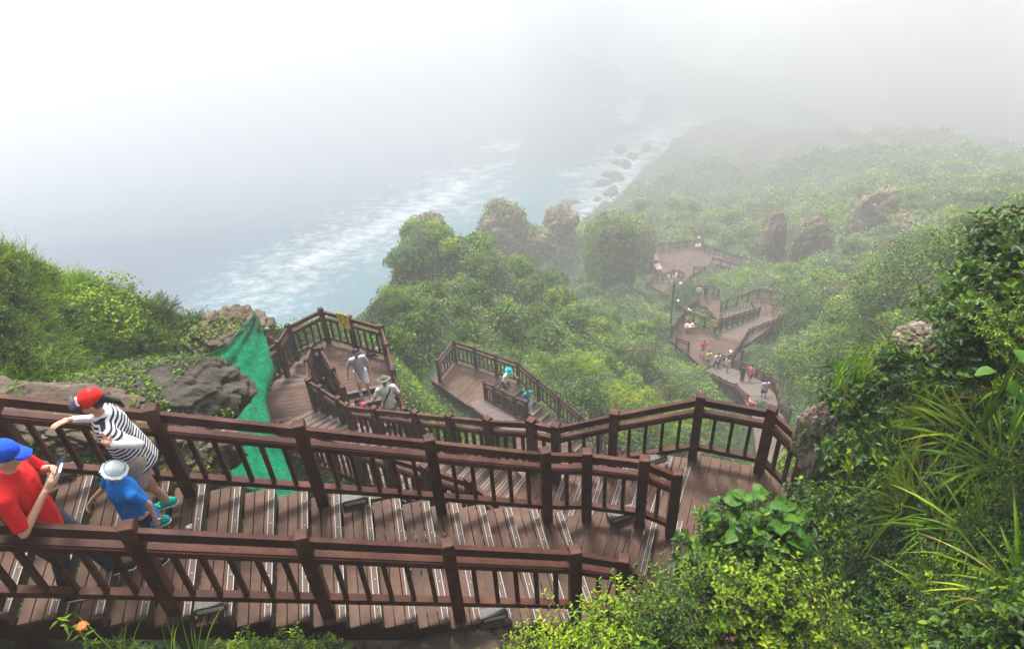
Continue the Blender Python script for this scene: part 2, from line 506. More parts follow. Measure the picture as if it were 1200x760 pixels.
def railing(label, tops, hp=1.30, bay=0.212, joined=False, skip_posts=(), wpost=0.125, k=1.0, name="railing", bal=True, group="brown timber railings along the stairway"):
    """tops: centres of the post tops, in order.  Posts, a narrow top rail, a broad second rail, a bottom rail, balusters."""
    tops = [np.array(p, float) for p in tops]
    t = tag(empty(name, tops[0] - V(0, 0, hp)), label, "railing", group)
    pm = post_mesh(wpost, hp)
    pm.materials.append(M["rail"])
    n = len(tops)
    for i, p in enumerate(tops):
        if i in skip_posts: continue
        d0 = tops[min(i + 1, n - 1)] - tops[max(i - 1, 0)]
        a = math.atan2(d0[1], d0[0])
        o = bpy.data.objects.new("post", pm); COL.objects.link(o)
        o.parent = t
        o.location = Vector([float(c) for c in (p - (tops[0] - V(0, 0, hp)))])
        o.rotation_euler = (0, 0, a)
    bj = MB()
    for i in range(n - 1):
        a, b = tops[i], tops[i + 1]
        dd = b - a; L = math.hypot(dd[0], dd[1])
        if L < 0.05: continue
        u = dd / L
        e = wpost / 2 + 0.002
        a2, b2 = a + u * e, b - u * e
        side = unit((-u[1], u[0], 0))
        for (nm, dz, w, h, off) in (("handrail", -0.125 * k, 0.055 * k, 0.115 * k, 0.0), ("middle_rail", -0.335 * k, 0.105 * k, 0.075 * k, 0.0), ("bottom_rail", -1.02 * k, 0.08 * k, 0.075 * k, 0.0)):
            mb = MB(); mb.beam(a2 + V(0, 0, dz) + side * off, b2 + V(0, 0, dz) + side * off, w, h)
            if nm == "middle_rail":      # chamfered upper edge
                mb.beam(a2 + V(0, 0, dz + h * 0.5 + 0.006), b2 + V(0, 0, dz + h * 0.5 + 0.006), w * 0.62, 0.012)
            mb.build(nm, M["rail"], t)
        if not bal: continue
        nb = max(1, int(round(L / bay)) - 1)
        ps = [a + dd * ((j + 1) / (nb + 1)) for j in range(nb)]
        s = 0.046 * k
        for p in ps:
            if joined:
                bj.box((p[0], p[1], p[2] - 0.6775 * k), s, s, 0.605 * k, math.atan2(u[1], u[0]))
            else:
                mb = MB(); mb.box((0, 0, 0), s, s, 0.605)
                o = mb.build("baluster", M["rail"])
                o.parent = t; o.location = Vector([float(c) for c in (p - V(0, 0, 0.6775) - (tops[0] - V(0, 0, hp)))]); o.rotation_euler = (0, 0, math.atan2(u[1], u[0]))
    if bj.v: tag(bj.build("balusters", M["rail"], t), kind="stuff")
    return t

def plane_hit(px, py, P, Q):
    """the point of the vertical plane through P and Q seen at (px, py)"""
    r = FWD + (px - 600) / F_PX * RIGHT - (py - 380) / F_PX * UP
    nrm = np.array([-(Q[1] - P[1]), Q[0] - P[0], 0.0])
    return r * (np.dot(nrm, P) / np.dot(nrm, r))

# near flight, from the fit of its nosings and posts
NA = V(-3.1140, 3.9954, -6.3135)
NU = V(math.cos(0.1772), math.sin(0.1772), 0); NP = V(-math.sin(0.1772), math.cos(0.1772), 0)
NT, NR, NW = 0.32764, 0.146857, 1.54404
def nf(k, across, dz=0.0):
    return NA + NU * NT * k - V(0, 0, NR * k) + NP * across + V(0, 0, dz)
K0 = -9
stairs("near stair flight crossing the lower left, three people standing on its upper steps", nf(K0, -0.06), nf(K0, NW + 0.03), nf(12, -0.06), nf(12, NW + 0.03), NA[2] - NR * K0, NA[2] - NR * 13, 13 - K0,
       sup=[(0.02, -1, 3), (0.24, -1, 3), (0.60, -1, 3), (0.84, -1, 3), (0.3, 1, 3), (0.7, 1, 3)])
ZL0 = NA[2] - NR * 13
ZL1 = ZL0 - 3 * NR
TOPO = 1.284 - NR / 2
r1 = [nf(k, 0.058, TOPO) for k in (-8.2, -4.36, -0.435, 3.48, 7.33, 11.21)]
r1 += [W(731, 653, ZL0 + 1.284), W(800, 706, ZL1 + 1.284), W(855, 745, ZL1 + 1.284)]
railing("railing nearest the camera, on the outer edge of the near flight along the bottom", r1)
q1 = [nf(k, 1.463, TOPO) for k in (-8.2, -4.36, -0.45, 3.44, 7.37, 11.33)]
q1 += [W(688, 528, ZL0 + 1.284), W(755.6, 536, ZL0 + 1.284), W(794, 552, ZL0 + 1.284 - NR * 1.5)]
railing("second railing, between the near flight and the flight behind it, girl leaning on it", q1)
n0n, n0f = W(747, 712, ZL0), W(771.5, 606, ZL0)
landing("small landing at the right end of the near flight", [nf(12, -0.06), nf(12, NW + 0.03), W(691, 602, ZL0), W(757, 600, ZL0), n0f, n0n, W(705, 700, ZL0)], ZL0, W(771, 600, ZL0) - W(757, 668, ZL0), supports=[(0.9, 4.8), (1.2, 6.0)])
stairs("three short steps down from the small landing to the wide one", n0n, n0f, W(812, 735, ZL1 + NR), W(829, 610, ZL1 + NR), ZL0, ZL1, 3, nb=2)
a2, b2 = W(809, 528.5, ZL1), V(1.86, 6.2, 0)
landing("wide landing at right where the stairs turn, in front of the big railing corner",
        [W(812, 735, ZL1), W(829, 610, ZL1), (b2[0] + .02, b2[1]), a2[:2], W(822, 533, ZL1), W(899, 549, ZL1), W(940, 566, ZL1), W(925, 640, ZL1), W(850, 735, ZL1)], ZL1, W(806, 590, ZL1) - W(790, 660, ZL1), supports=[(2.4, 6.8, 4), (3.6, 6.9, 4)])
ZM = ZL1 - 7 * NR
M1a, M1b = V(0.66, 8.05, 0), V(0.12, 6.62, 0)
stairs("short flight behind the second railing, dropping left from the wide landing", b2, a2, M1b, M1a, ZL1, ZM, 7)
S1, S0 = W(821.5, 462.5, ZL1 + 1.284), W(906, 477.5, ZL1 + 1.284)
S2, S3, S4 = W(720, 482, ZL1 + 1.284 - 3.6 * NR), W(651, 497, ZM + 1.3), W(622, 491, ZM + 1.25)
C3 = W(360.5, 443.5, -12.2)
S9 = W(405, 472.5, -11.5)
tops = [S0 + V(0.55, -0.42, 0.0), S0, S1, S2, S3, S4]
tops[0] = W(948, 516, ZL1 + 1.284)
for q in ((571, 489), (526, 485), (485.6, 481), (437.5, 476.5)): tops.append(plane_hit(q[0], q[1], S4, S9))
C5, C4 = W(395, 465, -11.75), W(373.5, 451.5, -12.1)
tops += [S9, C5, C4, C3]
railing("long railing rising to the tall corner posts at right, outer side of the second flight", tops)
ZC = -13.45
F2 = W(550, 560, ZM + 1.28)
T0 = W(302.8, 486, ZC + 1.22)
B2b0, B2a0 = V(F2[0] - 0.0, F2[1] + 0.02, 0), V(S4[0] - 0.12, S4[1] + 0.02, 0)
B2a1, B2b1 = W(370, 484, ZC), W(318, 510, ZC)
stairs("long second flight running down left behind the second railing", B2b0, B2a0, B2b1, B2a1, ZM, ZC, 25, nb=2, mode="tread")
landing("half-hidden landing between the short flight and the long second flight", [M1b[:2], M1a[:2], S4[:2] + np.array([0, .06]), B2a0[:2], B2b0[:2], (0.0, 6.35)], ZM, (0.42, 0.9), pieces=True)
fr = [F2 + (T0 - F2) * k for k in np.linspace(0, 1, 8)]
railing("inner railing of the long second flight, seen through the second railing", [W(590, 592, ZM + 1.28)] + fr[:-1] + [T0], joined=False)
T1, T2, T3, T4, T5 = W(292.5, 476, ZC + 1.2), W(289, 439, ZC + 1.2), W(297.5, 415.5, ZC + 1.2), W(324, 399, ZC + 1.1), W(336.2, 380, ZC + .95)
ZA = ZC - 0.44
T6, T7, T8, T9, T10, T11 = W(375, 361, ZA + 1.24), W(408.3, 370, ZA + 1.24), W(446, 380.5, ZA + 1.24), W(452.7, 401.5, ZA + 1.24), W(460, 431.5, ZA + 1.24), W(473, 477, ZA + .75)
railing("curving outer railing of the far left landing next to the green net", [T0, T1, T2, T3, T4, T5, T6], skip_posts=(0,), hp=1.26, wpost=.12)
railing("outer railing of the landing with the yellow sign on it", [T6, T7, T8, T9, T10, T11], skip_posts=(0,), hp=1.26, wpost=.12)
w0o, w0i = W(313, 454, ZC), W(359, 447, ZC)
w2o, w2i = W(333, 436, ZA + .147), W(360.5, 440, ZA + .147)
landing("left landing at the foot of the second flight", [B2a1[:2], B2b1[:2], T0[:2], T1[:2], T2[:2], W(311, 457, ZC)[:2], w0o[:2], w0i[:2]], ZC, w0i - w0o, pieces=False, supports=[(-5.6, 13.2, 4), (-6.2, 14.2, 5)])
stairs("three winding steps between the two left landings", w0o, w0i, w2o, w2i, ZC, ZA, 3, mode="tread", nb=2, stringer=False)
c1b = W(386, 443, ZA)
f3l, f3r = W(397, 464, ZA), W(463, 449, ZA)
landing("left landing with three tourists at its lower edge", [w2i[:2], w2o[:2], W(349, 421, ZA), W(385, 399, ZA), W(418.5, 409, ZA), W(455, 419, ZA), f3r[:2], f3l[:2], c1b[:2]], ZA, f3r - f3l, pieces=False, supports=[(-5, 16, 5), (-3.6, 15.4, 5), (-4.6, 14.8, 4)])
C0, C1 = W(363.5, 404.5, ZA + 1.24), W(374.5, 406, ZA + 1.24)
railing("short inner railing between the two left landings", [C3 + V(-.02, .05, 0), W(358, 420, ZA + 1.3), C0, C1], hp=1.26, wpost=.12, skip_posts=(0,))
railing("inner railing beside the steps the tourists walk down", [C1, W(389, 430, ZA + 1.1), W(401, 452, ZA + .8)], hp=1.26, wpost=.12, skip_posts=(0,))
# flight 3, landing, flight 4 (mostly hidden under the second flight)
ZX, ZX2, ZB = -15.9, -18.75, -22.0
stairs("flight the three tourists start down, leaving the left landing towards the camera", f3r, f3l, V(-1.7, 10.7, 0), V(-3.3, 10.7, 0), ZA, ZX, 14, mode="tread", nb=2, sup=[(.5, 1, 4)])
landing("hidden landing under the second flight", [(-3.3, 10.7), (-1.7, 10.7), (-0.5, 10.9), (0.3, 9.4), (-3.2, 8.8)], ZX, (1, 0), pieces=False)
stairs("flight passing under the long railing towards the person in purple", V(-1.1, 10.9, 0), V(0.25, 10.3, 0), V(0.0, 16.3, 0), V(1.5, 16.0, 0), ZX, ZX2, 19, mode="tread", nb=2)
landing("tiny landing where the person in purple stands", [(0.0, 16.3), (1.5, 16.0), (1.6, 17.3), (-.2, 17.6)], ZX2, (1, 0), pieces=False)
b4l, b4r = W(550, 476, ZB), W(571, 469, ZB)
stairs("narrow flight left of the centre railing on the middle landing", V(-.25, 17.6, 0), V(1.15, 17.4, 0), b4l, b4r, ZX2, ZB, 20, mode="tread", nb=2)
B0, B1, B2, B3 = W(531.2, 398, ZB + 1.24), W(555.5, 405.5, ZB + 1.24), W(580, 414.5, ZB + 1.24), W(606.2, 423, ZB + 1.24)
f5a, f5b = W(612, 456, ZB), W(595, 470, ZB)
landing("middle landing with the person in a teal hat", [W(536, 423, ZB), W(611, 449, ZB), f5a, f5b, W(573, 470, ZB), b4l, W(505, 445, ZB), W(515, 428, ZB)], ZB, W(545, 450, ZB) - W(565, 430, ZB), pieces=False, supports=[(-1.5, 24.5, 4), (-.3, 23.5, 4)])
U5 = unit(W(657, 464.4, -21.75)[:2] - B3[:2])
e5 = f5a[:2] + U5 * 9.2; e5b = f5b[:2] + U5 * 9.2
ZP0 = ZB - 28 * .155
stairs("outer flight right of the centre railing, child in teal shirt on it", f5b, f5a, e5b, e5, ZB, ZP0, 28, mode="tread", nb=2)
r5 = [W(512, 421, ZB + 1.24), B0, B1, B2, B3]
r5 += [V(*(B3[:2] + U5 * 0.98 * k), B3[2] - .50 * k) for k in range(1, 9)]
railing("outer railing of the middle landing and the flight right of it", r5, hp=1.26, wpost=.12)
D0 = W(567.3, 445.5, ZB + 1.24)
u4 = unit(np.array([1.15, 17.4]) - b4r[:2])
railing("centre railing of the middle landing, left of two", [D0] + [V(*(D0[:2] + u4 * .95 * k), D0[2] + .53 * k) for k in range(1, 5)], hp=1.26, wpost=.12)
D1 = W(584, 452, ZB + 1.24)
railing("centre railing beside the child in the teal shirt", [D1] + [V(*(D1[:2] + U5 * .98 * k), D1[2] - .5 * k) for k in range(1, 6)], hp=1.26, wpost=.12)
# path P down to deck E
ribs = [((880, 481), (914, 480), -31.2), ((870, 463), (909, 462), -33.0), ((858, 450), (894, 447), -34.8), ((846, 444), (872, 434), -36.4), ((836, 438), (858, 428), -37.8), ((826, 433), (846, 421), -39.0)]
RB = [(W(*a, z), W(*b, z)) for a, b, z in ribs]
p00, p01 = V(10.3, 22.0, 0), V(12.2, 21.0, 0)
landing("hidden landing under the right railing corner", [e5b, e5, (p00[0], p00[1]), (p01[0], p01[1]), (e5b[0] + 2.0, e5b[1] - 0.6)], ZP0, (1, 0), pieces=False)
stairs("upper part of the far curving stairs, leading out of sight", p00, p01, RB[0][0], RB[0][1], ZP0, ribs[0][2], 28, mode="tread", nb=2)
for i in range(5):
    z0, z1 = ribs[i][2], ribs[i + 1][2]
    a0, b0 = RB[i]; a1, b1 = RB[i + 1]
    nn = max(4, int(round((z0 - z1) / .165)))
    stairs(["curving stairs under the man in the white shirt", "curving stairs below the man in the white shirt", "curving stairs under the pair in dark blue and coral", "curving stairs with the children in pale clothes", "last curving steps above the far deck"][i], a0, b0, a0 + (a1 - a0) * (nn - 1) / nn, b0 + (b1 - b0) * (nn - 1) / nn, z0, z1, nn, mode="tread", nb=1)
def tp(lst, hp): return [W(x, y, z + hp) for x, y, z in lst]
railing("right railing of the far curving stairs", tp([(927, 479, -30.2), (917, 472, -31.2), (915, 464, -32.1), (913, 456, -33), (911.5, 445, -33.9), (904, 438, -34.8), (895.5, 434.5, -35.4), (887.5, 431.5, -35.8), (879, 427, -36.3), (870, 423, -36.9), (860, 419.5, -37.8), (843.5, 413.5, -38.6)], 1.2), joined=True, hp=1.24, wpost=.13)
railing("left railing of the far curving stairs", tp([(877, 462, -33), (863, 449, -35), (851.5, 445, -36.2), (844, 441, -36.8), (836, 437, -37.7)], 1.2), joined=True, hp=1.24, wpost=.13)
ZE, ZH, ZK, ZF, ZF2, ZG = -39.0, -43.0, -44.6, -47.0, -56.5, -58.5
landing("far deck with the person in red, boards running left to right", [W(802, 376, ZE), W(839, 390, ZE), W(876, 402, ZE), RB[5][1], RB[5][0], W(806, 415, ZE), W(785, 398, ZE)], ZE, W(850, 410, ZE) - W(800, 395, ZE), pieces=False, supports=[(14, 44, 5), (16, 43, 5), (17.5, 44, 5)])
eb = [(793, 392), (808, 399.5)]
railing("lower left railing of the far deck", tp([(793.5, 394.5, ZE), (808, 399.5, ZE), (807.5, 401, ZE - .3)], 1.2), joined=True, hp=1.24, wpost=.13)
railing("far deck railing with the yellow sign at its end", tp([(788, 381, ZE), (795, 372, ZE), (802.5, 362, ZE), (814.5, 366.5, ZE), (827, 371, ZE), (839.5, 374.5, ZE)], 1.2), joined=True, hp=1.24, wpost=.13)
h0, h1 = W(841, 391, ZE), W(876, 402, ZE)
hh0, hh1 = W(891, 370, ZH + .15), W(914, 375, ZH + .15)
stairs("pale wide flight leaving the far deck up the picture to the right", h0, h1, hh0, hh1, ZE, ZH, 25, mode="tread", nb=1)
landing("corner landing beyond the pale wide flight", [hh0, hh1, W(925, 368, ZH), W(922, 353, ZH), W(889.5, 349, ZH), W(880, 353, ZH)], ZH, W(905, 360, ZH) - W(903, 372, ZH), pieces=False, supports=[(23, 54, 5), (24.5, 53, 5), (24, 55, 5)])
cr = [W(839.5, 374.5, ZE + 1.2), W(891, 359, ZH + 1.25)]
railing("centre railing between the pale flight and the one behind it", [cr[0] + (cr[1] - cr[0]) * k / 8 for k in range(9)], joined=True, hp=1.24, wpost=.13, skip_posts=(0,))
hk0, hk1 = W(889, 350.5, ZH), W(888, 362, ZH)
kk0, kk1 = W(849, 365, ZK), W(846, 376, ZK)
stairs("flight with lit risers behind the centre railing of the far deck", hk0, hk1, kk0, kk1, ZH, ZK, 11, mode="tread", nb=1)
railing("back railing round the corner landing", tp([(846, 353, ZK), (852.5, 350.5, ZK + .1), (865, 346, ZK + .7), (877.5, 341.5, ZK + 1.2), (890.3, 337.5, ZH), (905, 339.5, ZH), (920.5, 342.5, ZH), (931, 345, ZH)], 1.2), joined=True, hp=1.24, wpost=.13)
railing("right railing of the pale wide flight", tp([(925, 362, ZH), (918, 368, ZH), (912.5, 371.5, ZH + .2), (906.5, 374, ZH + .6), (900.5, 376, ZH + 1), (895, 378, ZH + 1.4), (883, 382.5, ZH + 2.2), (878, 385, ZH + 2.6), (875.5, 388.5, ZH + 3.2), (869.5, 398, ZE), (862.8, 407.5, ZE), (858, 415, ZE)], 1.2), joined=True, hp=1.24, wpost=.13)
# F landing and flight to it
landing("small landing with two people beyond the far deck", [W(813, 344, ZF), W(842, 345, ZF), W(841, 352, ZF), W(828, 360, ZF), W(819, 357, ZF)], ZF, W(840, 345, ZF) - W(822, 355, ZF), pieces=False, supports=[(20, 62, 5)])
railing("back railing of the small landing beyond the far deck", tp([(813, 335, ZF), (821, 334.5, ZF), (829, 334, ZF), (836.8, 334.5, ZF), (843, 338, ZF)], 1.2), joined=True, hp=1.24, wpost=.13)
stairs("steps half hidden by shrubs between the far deck and the small landing", W(842, 352, ZF) + V(.1, 0, 0), W(828, 360, ZF), kk0 + V(-.2, .2, 0), kk1 + V(-.2, .2, 0), ZF, ZK, 13, mode="tread", nb=1, stringer=False)
railing("left railing climbing beside the small landing", tp([(802.5, 362, ZE - 1), (806, 356, ZF + 2), (811.5, 352, ZF + 1.2), (820, 347, ZF)], 1.2), joined=True, hp=1.24, wpost=.13)
# F2 landing with the shelter rail, deck G
landing("lower landing with the group of people at the far left", [W(762, 335, ZF2), W(770, 329, ZF2), W(790, 331, ZF2), W(792, 341, ZF2), W(784, 346, ZF2)], ZF2, (1, .3), pieces=False, supports=[(17.5, 78, 5)])
railing("railing behind the group of people at the far left", tp([(758, 330, ZF2), (764, 325, ZF2), (770.5, 320, ZF2), (776.5, 320, ZF2), (783, 318, ZF2), (790, 315, ZF2)], 1.2), joined=True, hp=1.24, wpost=.13)
stairs("short flight from the great far deck to the lower landing", W(802, 327, ZG), W(813, 320, ZG), W(792, 331, ZF2), W(792, 340, ZF2), ZG, ZF2, 11, mode="tread", nb=1, stringer=False)
railing("corner railing below the great far deck, left piece", tp([(790, 315, ZG), (796, 316, ZG), (801.5, 319, ZG)], 1.2), joined=True, hp=1.24, wpost=.13)
railing("low railing between the two far landings", tp([(792, 329, ZF2 + .6), (798, 329.5, ZF2 + .6), (805, 329.5, ZF2 + .6), (811, 329.5, ZF2 + .6)], 1.2), joined=True, hp=1.24, wpost=.13)
gpoly = [W(758, 297, ZG), W(766.5, 294, ZG), W(795, 291, ZG), W(824, 287.5, ZG), W(834, 296, ZG), W(838, 303, ZG), W(828, 312, ZG), W(813, 320.5, ZG), W(801.5, 327.5, ZG), W(793, 322, ZG), W(769, 322, ZG)]
landing("great far deck in the mist with two pink benches", gpoly, ZG, W(800, 290, ZG) - W(795, 322, ZG), pieces=False, supports=[(20, 84, 6), (24, 82, 6), (27, 84, 6)])
railing("back railing of the great far deck", tp([(768, 317, ZG), (765, 308, ZG), (761.5, 298, ZG), (757.8, 288, ZG), (766.5, 285.3, ZG), (776, 284.5, ZG), (785.5, 283.5, ZG), (795.5, 282.5, ZG), (805, 281.5, ZG), (814.5, 280.7, ZG), (823.8, 280, ZG), (827, 286, ZG), (831, 288, ZG)], 1.2), joined=True, hp=1.24, wpost=.14)
railing("corner railing below the great far deck, right piece", tp([(826, 312, ZG), (813.5, 312, ZG)], 1.2), joined=True, hp=1.24, wpost=.14)
wl = [(831, 288, ZG), (838.5, 290.5, ZG), (849.5, 293.8, ZG - .4), (860, 297, ZG - .8), (870.5, 300.3, ZG - 1.2), (880.5, 303.3, ZG - 1.6), (890.5, 302.5, ZG - 1.6)]
railing("upper railing of the misty walkway leaving right", tp(wl, 1.2), joined=True, hp=1.24, wpost=.14)
wr = [(835, 300.5, ZG), (845, 303.5, ZG - .3), (856, 306, ZG - .7), (866.5, 309.5, ZG - 1.1), (878, 313, ZG - 1.5)]
railing("lower railing of the misty walkway leaving right", tp(wr, 1.2), joined=True, hp=1.24, wpost=.14)
stairs("misty walkway leaving the great far deck to the right", W(834, 296, ZG), W(836, 309, ZG), W(892, 312, ZG - 1.8), W(884, 322, ZG - 1.8), ZG, ZG - 1.8, 12, mode="tread", nb=2)
#TERRAIN
# ------------------------------------------------------------------ ground
SEA_Z = -105.0
CP = []       # control points of the ground (x, y, z)
def g(px, py, dist): CP.append(tuple(WD(px, py, dist)))
def gz(px, py, z): CP.append(tuple(W(px, py, z)))
# right hillside close to the camera
for q in ((1200, 760, 3.9), (1100, 760, 4.3), (1000, 760, 4.9), (880, 760, 5.6), (760, 765, 6.6), (640, 780, 7.6), (1250, 760, 3.6),
          (1200, 620, 4.6), (1200, 500, 5.6), (1200, 400, 6.8), (1200, 320, 8.2), (1230, 262, 9.2), (1165, 330, 9.2), (1080, 640, 5.6), (1060, 560, 6.6), (1080, 470, 7.9), (1120, 400, 9.0),
          (960, 660, 6.6), (900, 690, 6.9), (955, 600, 8.0), (975, 520, 10.2), (1010, 450, 11.0), (1085, 395, 11.6), (1200, 285, 10.5), (1260, 300, 8)): g(*q)
# behind its crest: falls away steeply
for q in ((950, 470, 17), (1010, 410, 22), (1100, 360, 24), (1200, 255, 22), (1280, 230, 20)): g(*q)
# mid right: wooded valley side
for q in ((940, 440, 34), (950, 400, 48), (1000, 400, 44), (1000, 350, 66), (1060, 350, 50), (1060, 300, 80), (1120, 320, 44), (1130, 272, 62),
          (1215, 268, 45), (1200, 238, 108), (940, 350, 78), (950, 310, 98), (1020, 300, 98), (1000, 260, 125), (1100, 246, 130), (1200, 212, 180),
          (900, 400, 58), (905, 430, 50), (930, 460, 40)): g(*q)
# far slope to the shore and the plain in the fog
for q in ((900, 270, 135), (820, 262, 150), (760, 262, 150), (720, 262, 158), (860, 230, 175), (960, 220, 170), (790, 225, 185), (1050, 208, 200), (1200, 192, 255),
          (900, 190, 230), (1000, 170, 240), (830, 195, 222), (1100, 150, 320), (1250, 150, 350), (1000, 130, 330), (900, 150, 300)): g(*q)
for q in ((686, 285, -105.5), (708, 250, -105.5), (728, 220, -105.5), (744, 196, -105.5), (775, 166, -105.5), (800, 148, -105.5), (850, 128, -105.5), (960, 95, -105.5), (1150, 45, -105.5)): gz(*q)
for q in ((640, 262, -112), (690, 230, -112), (715, 200, -112), (735, 170, -112), (770, 140, -112), (830, 110, -113), (940, 70, -113), (560, 300, -112), (480, 330, -112), (400, 350, -112), (340, 380, -112), (300, 340, -112), (200, 300, -112), (500, 200, -114), (300, 200, -114), (0, 230, -114)): gz(*q)
# left hill
for q in ((-80, 240, 10), (0, 272, 12.5), (60, 292, 14), (120, 312, 15.2), (200, 338, 17), (260, 362, 18.5), (305, 385, 19.8), (322, 400, 20.5),
          (-60, 400, 8.0), (0, 350, 11), (0, 400, 9.6), (60, 350, 13), (100, 395, 12.2), (150, 360, 15), (200, 400, 14.6), (230, 385, 16.6), (-40, 470, 7.6), (40, 440, 9.6), (120, 430, 11.4), (200, 425, 12.6),
          (20, 520, 8.4), (80, 530, 8.6), (130, 540, 8.7)): g(*q)
CP += [(-14, 16, -12.5), (-20, 14, -12), (-11, 20, -20), (-14, 26, -42), (-24, 24, -44), (-30, 12, -30), (-14, 34, -62), (-25, 34, -80), (-5.5, 40, -44), (2, 41, -42), (-40, 20, -70), (-60, 5, -95), (-14, 2, -3.0), (-12, 6, -4.4), (-20, 4, -5)]
# gully with the green net, ground under the first flights
for q in ((268, 432, 18.2), (285, 470, 17.6), (292, 520, 16.2), (250, 520, 13.6), (250, 560, 12.4), (330, 560, 14.6), (330, 600, 13)): g(*q)
CP += [(-3.4, 6.0, -9.2), (-1.5, 5.6, -9.6), (0.5, 6.8, -11.0), (-3, 9, -13.6),
       (-4, 3.6, -7.3), (0, 4.4, -8.6), (-1, 2.6, -8.4), (2.5, 4.0, -9.0), (-4.5, 1.5, -6.8), (-9, 2, -4.5), (0, -1, -7), (4, 0, -4.5), (-6, -3, -5), (6, -4, -2.5), (12, -3, 0.5), (12, 3, 0.0), (16, 8, -2.0),
       (3.2, 5.0, -9.4), (2.6, 7.4, -10.2), (4.6, 8.2, -10.6)]
# beside and beyond the left landings, ridge one, middle landing
for q in ((355, 380, 26), (400, 360, 29), (440, 372, 28), (480, 400, 26), (490, 440, 23.5), (510, 470, 23), (540, 490, 22.5), (480, 465, 21), (500, 395, 33), (520, 410, 33), (545, 395, 36),
          (420, 350, 38), (470, 343, 41), (540, 345, 44), (600, 358, 45), (650, 380, 45), (700, 405, 45), (760, 425, 47), (810, 445, 50), (835, 470, 46),
          (600, 395, 40), (650, 425, 38.5), (700, 450, 37), (740, 480, 35), (700, 490, 33), (780, 470, 40), (830, 500, 36), (880, 520, 30), (760, 540, 25), (850, 560, 22), (900, 600, 16)): g(*q)
CP += [(-8.5, 27, -28), (-1.5, 24, -24), (1.6, 21.5, -24.5), (5, 19.5, -27), (8, 21, -29), (11, 25, -31), (9, 33, -35), (-2, 17, -20.5), (1, 14, -19), (-2, 12, -17.5), (4, 13, -17.5), (3.4, 10.5, -14), (7, 15, -22)]
# behind ridge one, hill two with its knob, falls to the sea on its left
for q in ((455, 335, 55), (462, 300, 58), (470, 285, 60), (520, 300, 60), (560, 315, 61), (610, 330, 61), (660, 350, 60), (710, 375, 58), (560, 340, 52), (640, 365, 52)): g(*q)
CP += [(-13, 47, -70), (-14, 56, -85), (-10, 64, -80), (-16, 40, -75), (-4, 72, -80), (3, 80, -88), (-8, 90, -105)]
for q in ((760, 400, 60), (740, 360, 76), (700, 345, 84), (640, 320, 92), (600, 300, 98), (690, 310, 98), (740, 330, 90), (640, 290, 118), (680, 290, 132), (720, 290, 128), (750, 300, 118)): g(*q)
# around the far decks
CP += [(12, 44, -42), (16, 43, -41.5), (19, 44, -42), (21, 48, -44), (24, 52, -45.5), (26, 56, -46), (22, 59, -48), (18, 58, -49), (17, 52, -46), (15, 50, -44), (12, 50, -45), (19, 64, -50), (23, 66, -51), (16, 70, -56), (24, 74, -57),
       (17, 78, -59.5), (20, 84, -61), (26, 86, -61.5), (31, 86, -62), (36, 84, -62), (18, 92, -63), (28, 94, -64), (14, 84, -62), (10, 76, -62)]
CP = np.array(CP)

def rbf_fit(P):
    X = P[:, :2] + RNG.normal(0, 1e-3, (len(P), 2))
    sc = (4 + 0.5 * np.hypot(X[:, 0], X[:, 1]))
    D = np.sqrt(((X[:, None] - X[None]) ** 2).sum(-1))
    A = D + np.diag(0.012 * sc * -1.0)
    n = len(P)
    B = np.zeros((n + 3, n + 3)); B[:n, :n] = A; B[:n, n] = 1; B[:n, n + 1:] = X; B[n, :n] = 1; B[n + 1:, :n] = X.T
    w = np.linalg.solve(B, np.concatenate([P[:, 2], np.zeros(3)]))
    return X, w
RX, RW = rbf_fit(CP)
def base_h(x, y):
    sh = x.shape; q = np.stack([x.ravel(), y.ravel()], 1)
    out = np.empty(len(q))
    for i in range(0, len(q), 20000):
        c = q[i:i + 20000]
        D = np.sqrt(((c[:, None] - RX[None]) ** 2).sum(-1))
        out[i:i + 20000] = D @ RW[:-3] + RW[-3] + c @ RW[-2:]
    return out.reshape(sh)

def hash2(i, j, k=0):
    i = i.astype(np.int64); j = j.astype(np.int64)
    h = (i * 374761393 + j * 668265263 + k * 1274126177) & 0xFFFFFFFF
    h = ((h ^ (h >> 13)) * 1274126177) & 0xFFFFFFFF
    return ((h ^ (h >> 16)) & 0xFFFF) / 65535.0

def domes(x, y, cell, amp, seed=0):
    """shrub-like domes on a jittered grid"""
    gx, gy = np.floor(x / cell), np.floor(y / cell)
    best = np.zeros_like(x)
    for a in (-1, 0, 1):
        for b in (-1, 0, 1):
            i, j = gx + a, gy + b
            cx = (i + 0.5 + 0.7 * (hash2(i, j, seed) - .5)) * cell; cy = (j + .5 + .7 * (hash2(i, j, seed + 1) - .5)) * cell
            r = cell * (0.5 + 0.35 * hash2(i, j, seed + 2)); hgt = amp * (0.35 + 0.65 * hash2(i, j, seed + 3))
            d2 = ((x - cx) ** 2 + (y - cy) ** 2) / (r * r)
            best = np.maximum(best, hgt * np.sqrt(np.clip(1 - d2, 0, 1)))
    return best

def vnoise(x, y, s, seed=0):
    x = x / s; y = y / s
    i, j = np.floor(x), np.floor(y); u, v = x - i, y - j
    u = u * u * (3 - 2 * u); v = v * v * (3 - 2 * v)
    a, b, c, e = hash2(i, j, seed), hash2(i + 1, j, seed), hash2(i, j + 1, seed), hash2(i + 1, j + 1, seed)
    return (a * (1 - u) + b * u) * (1 - v) + (c * (1 - u) + e * u) * v

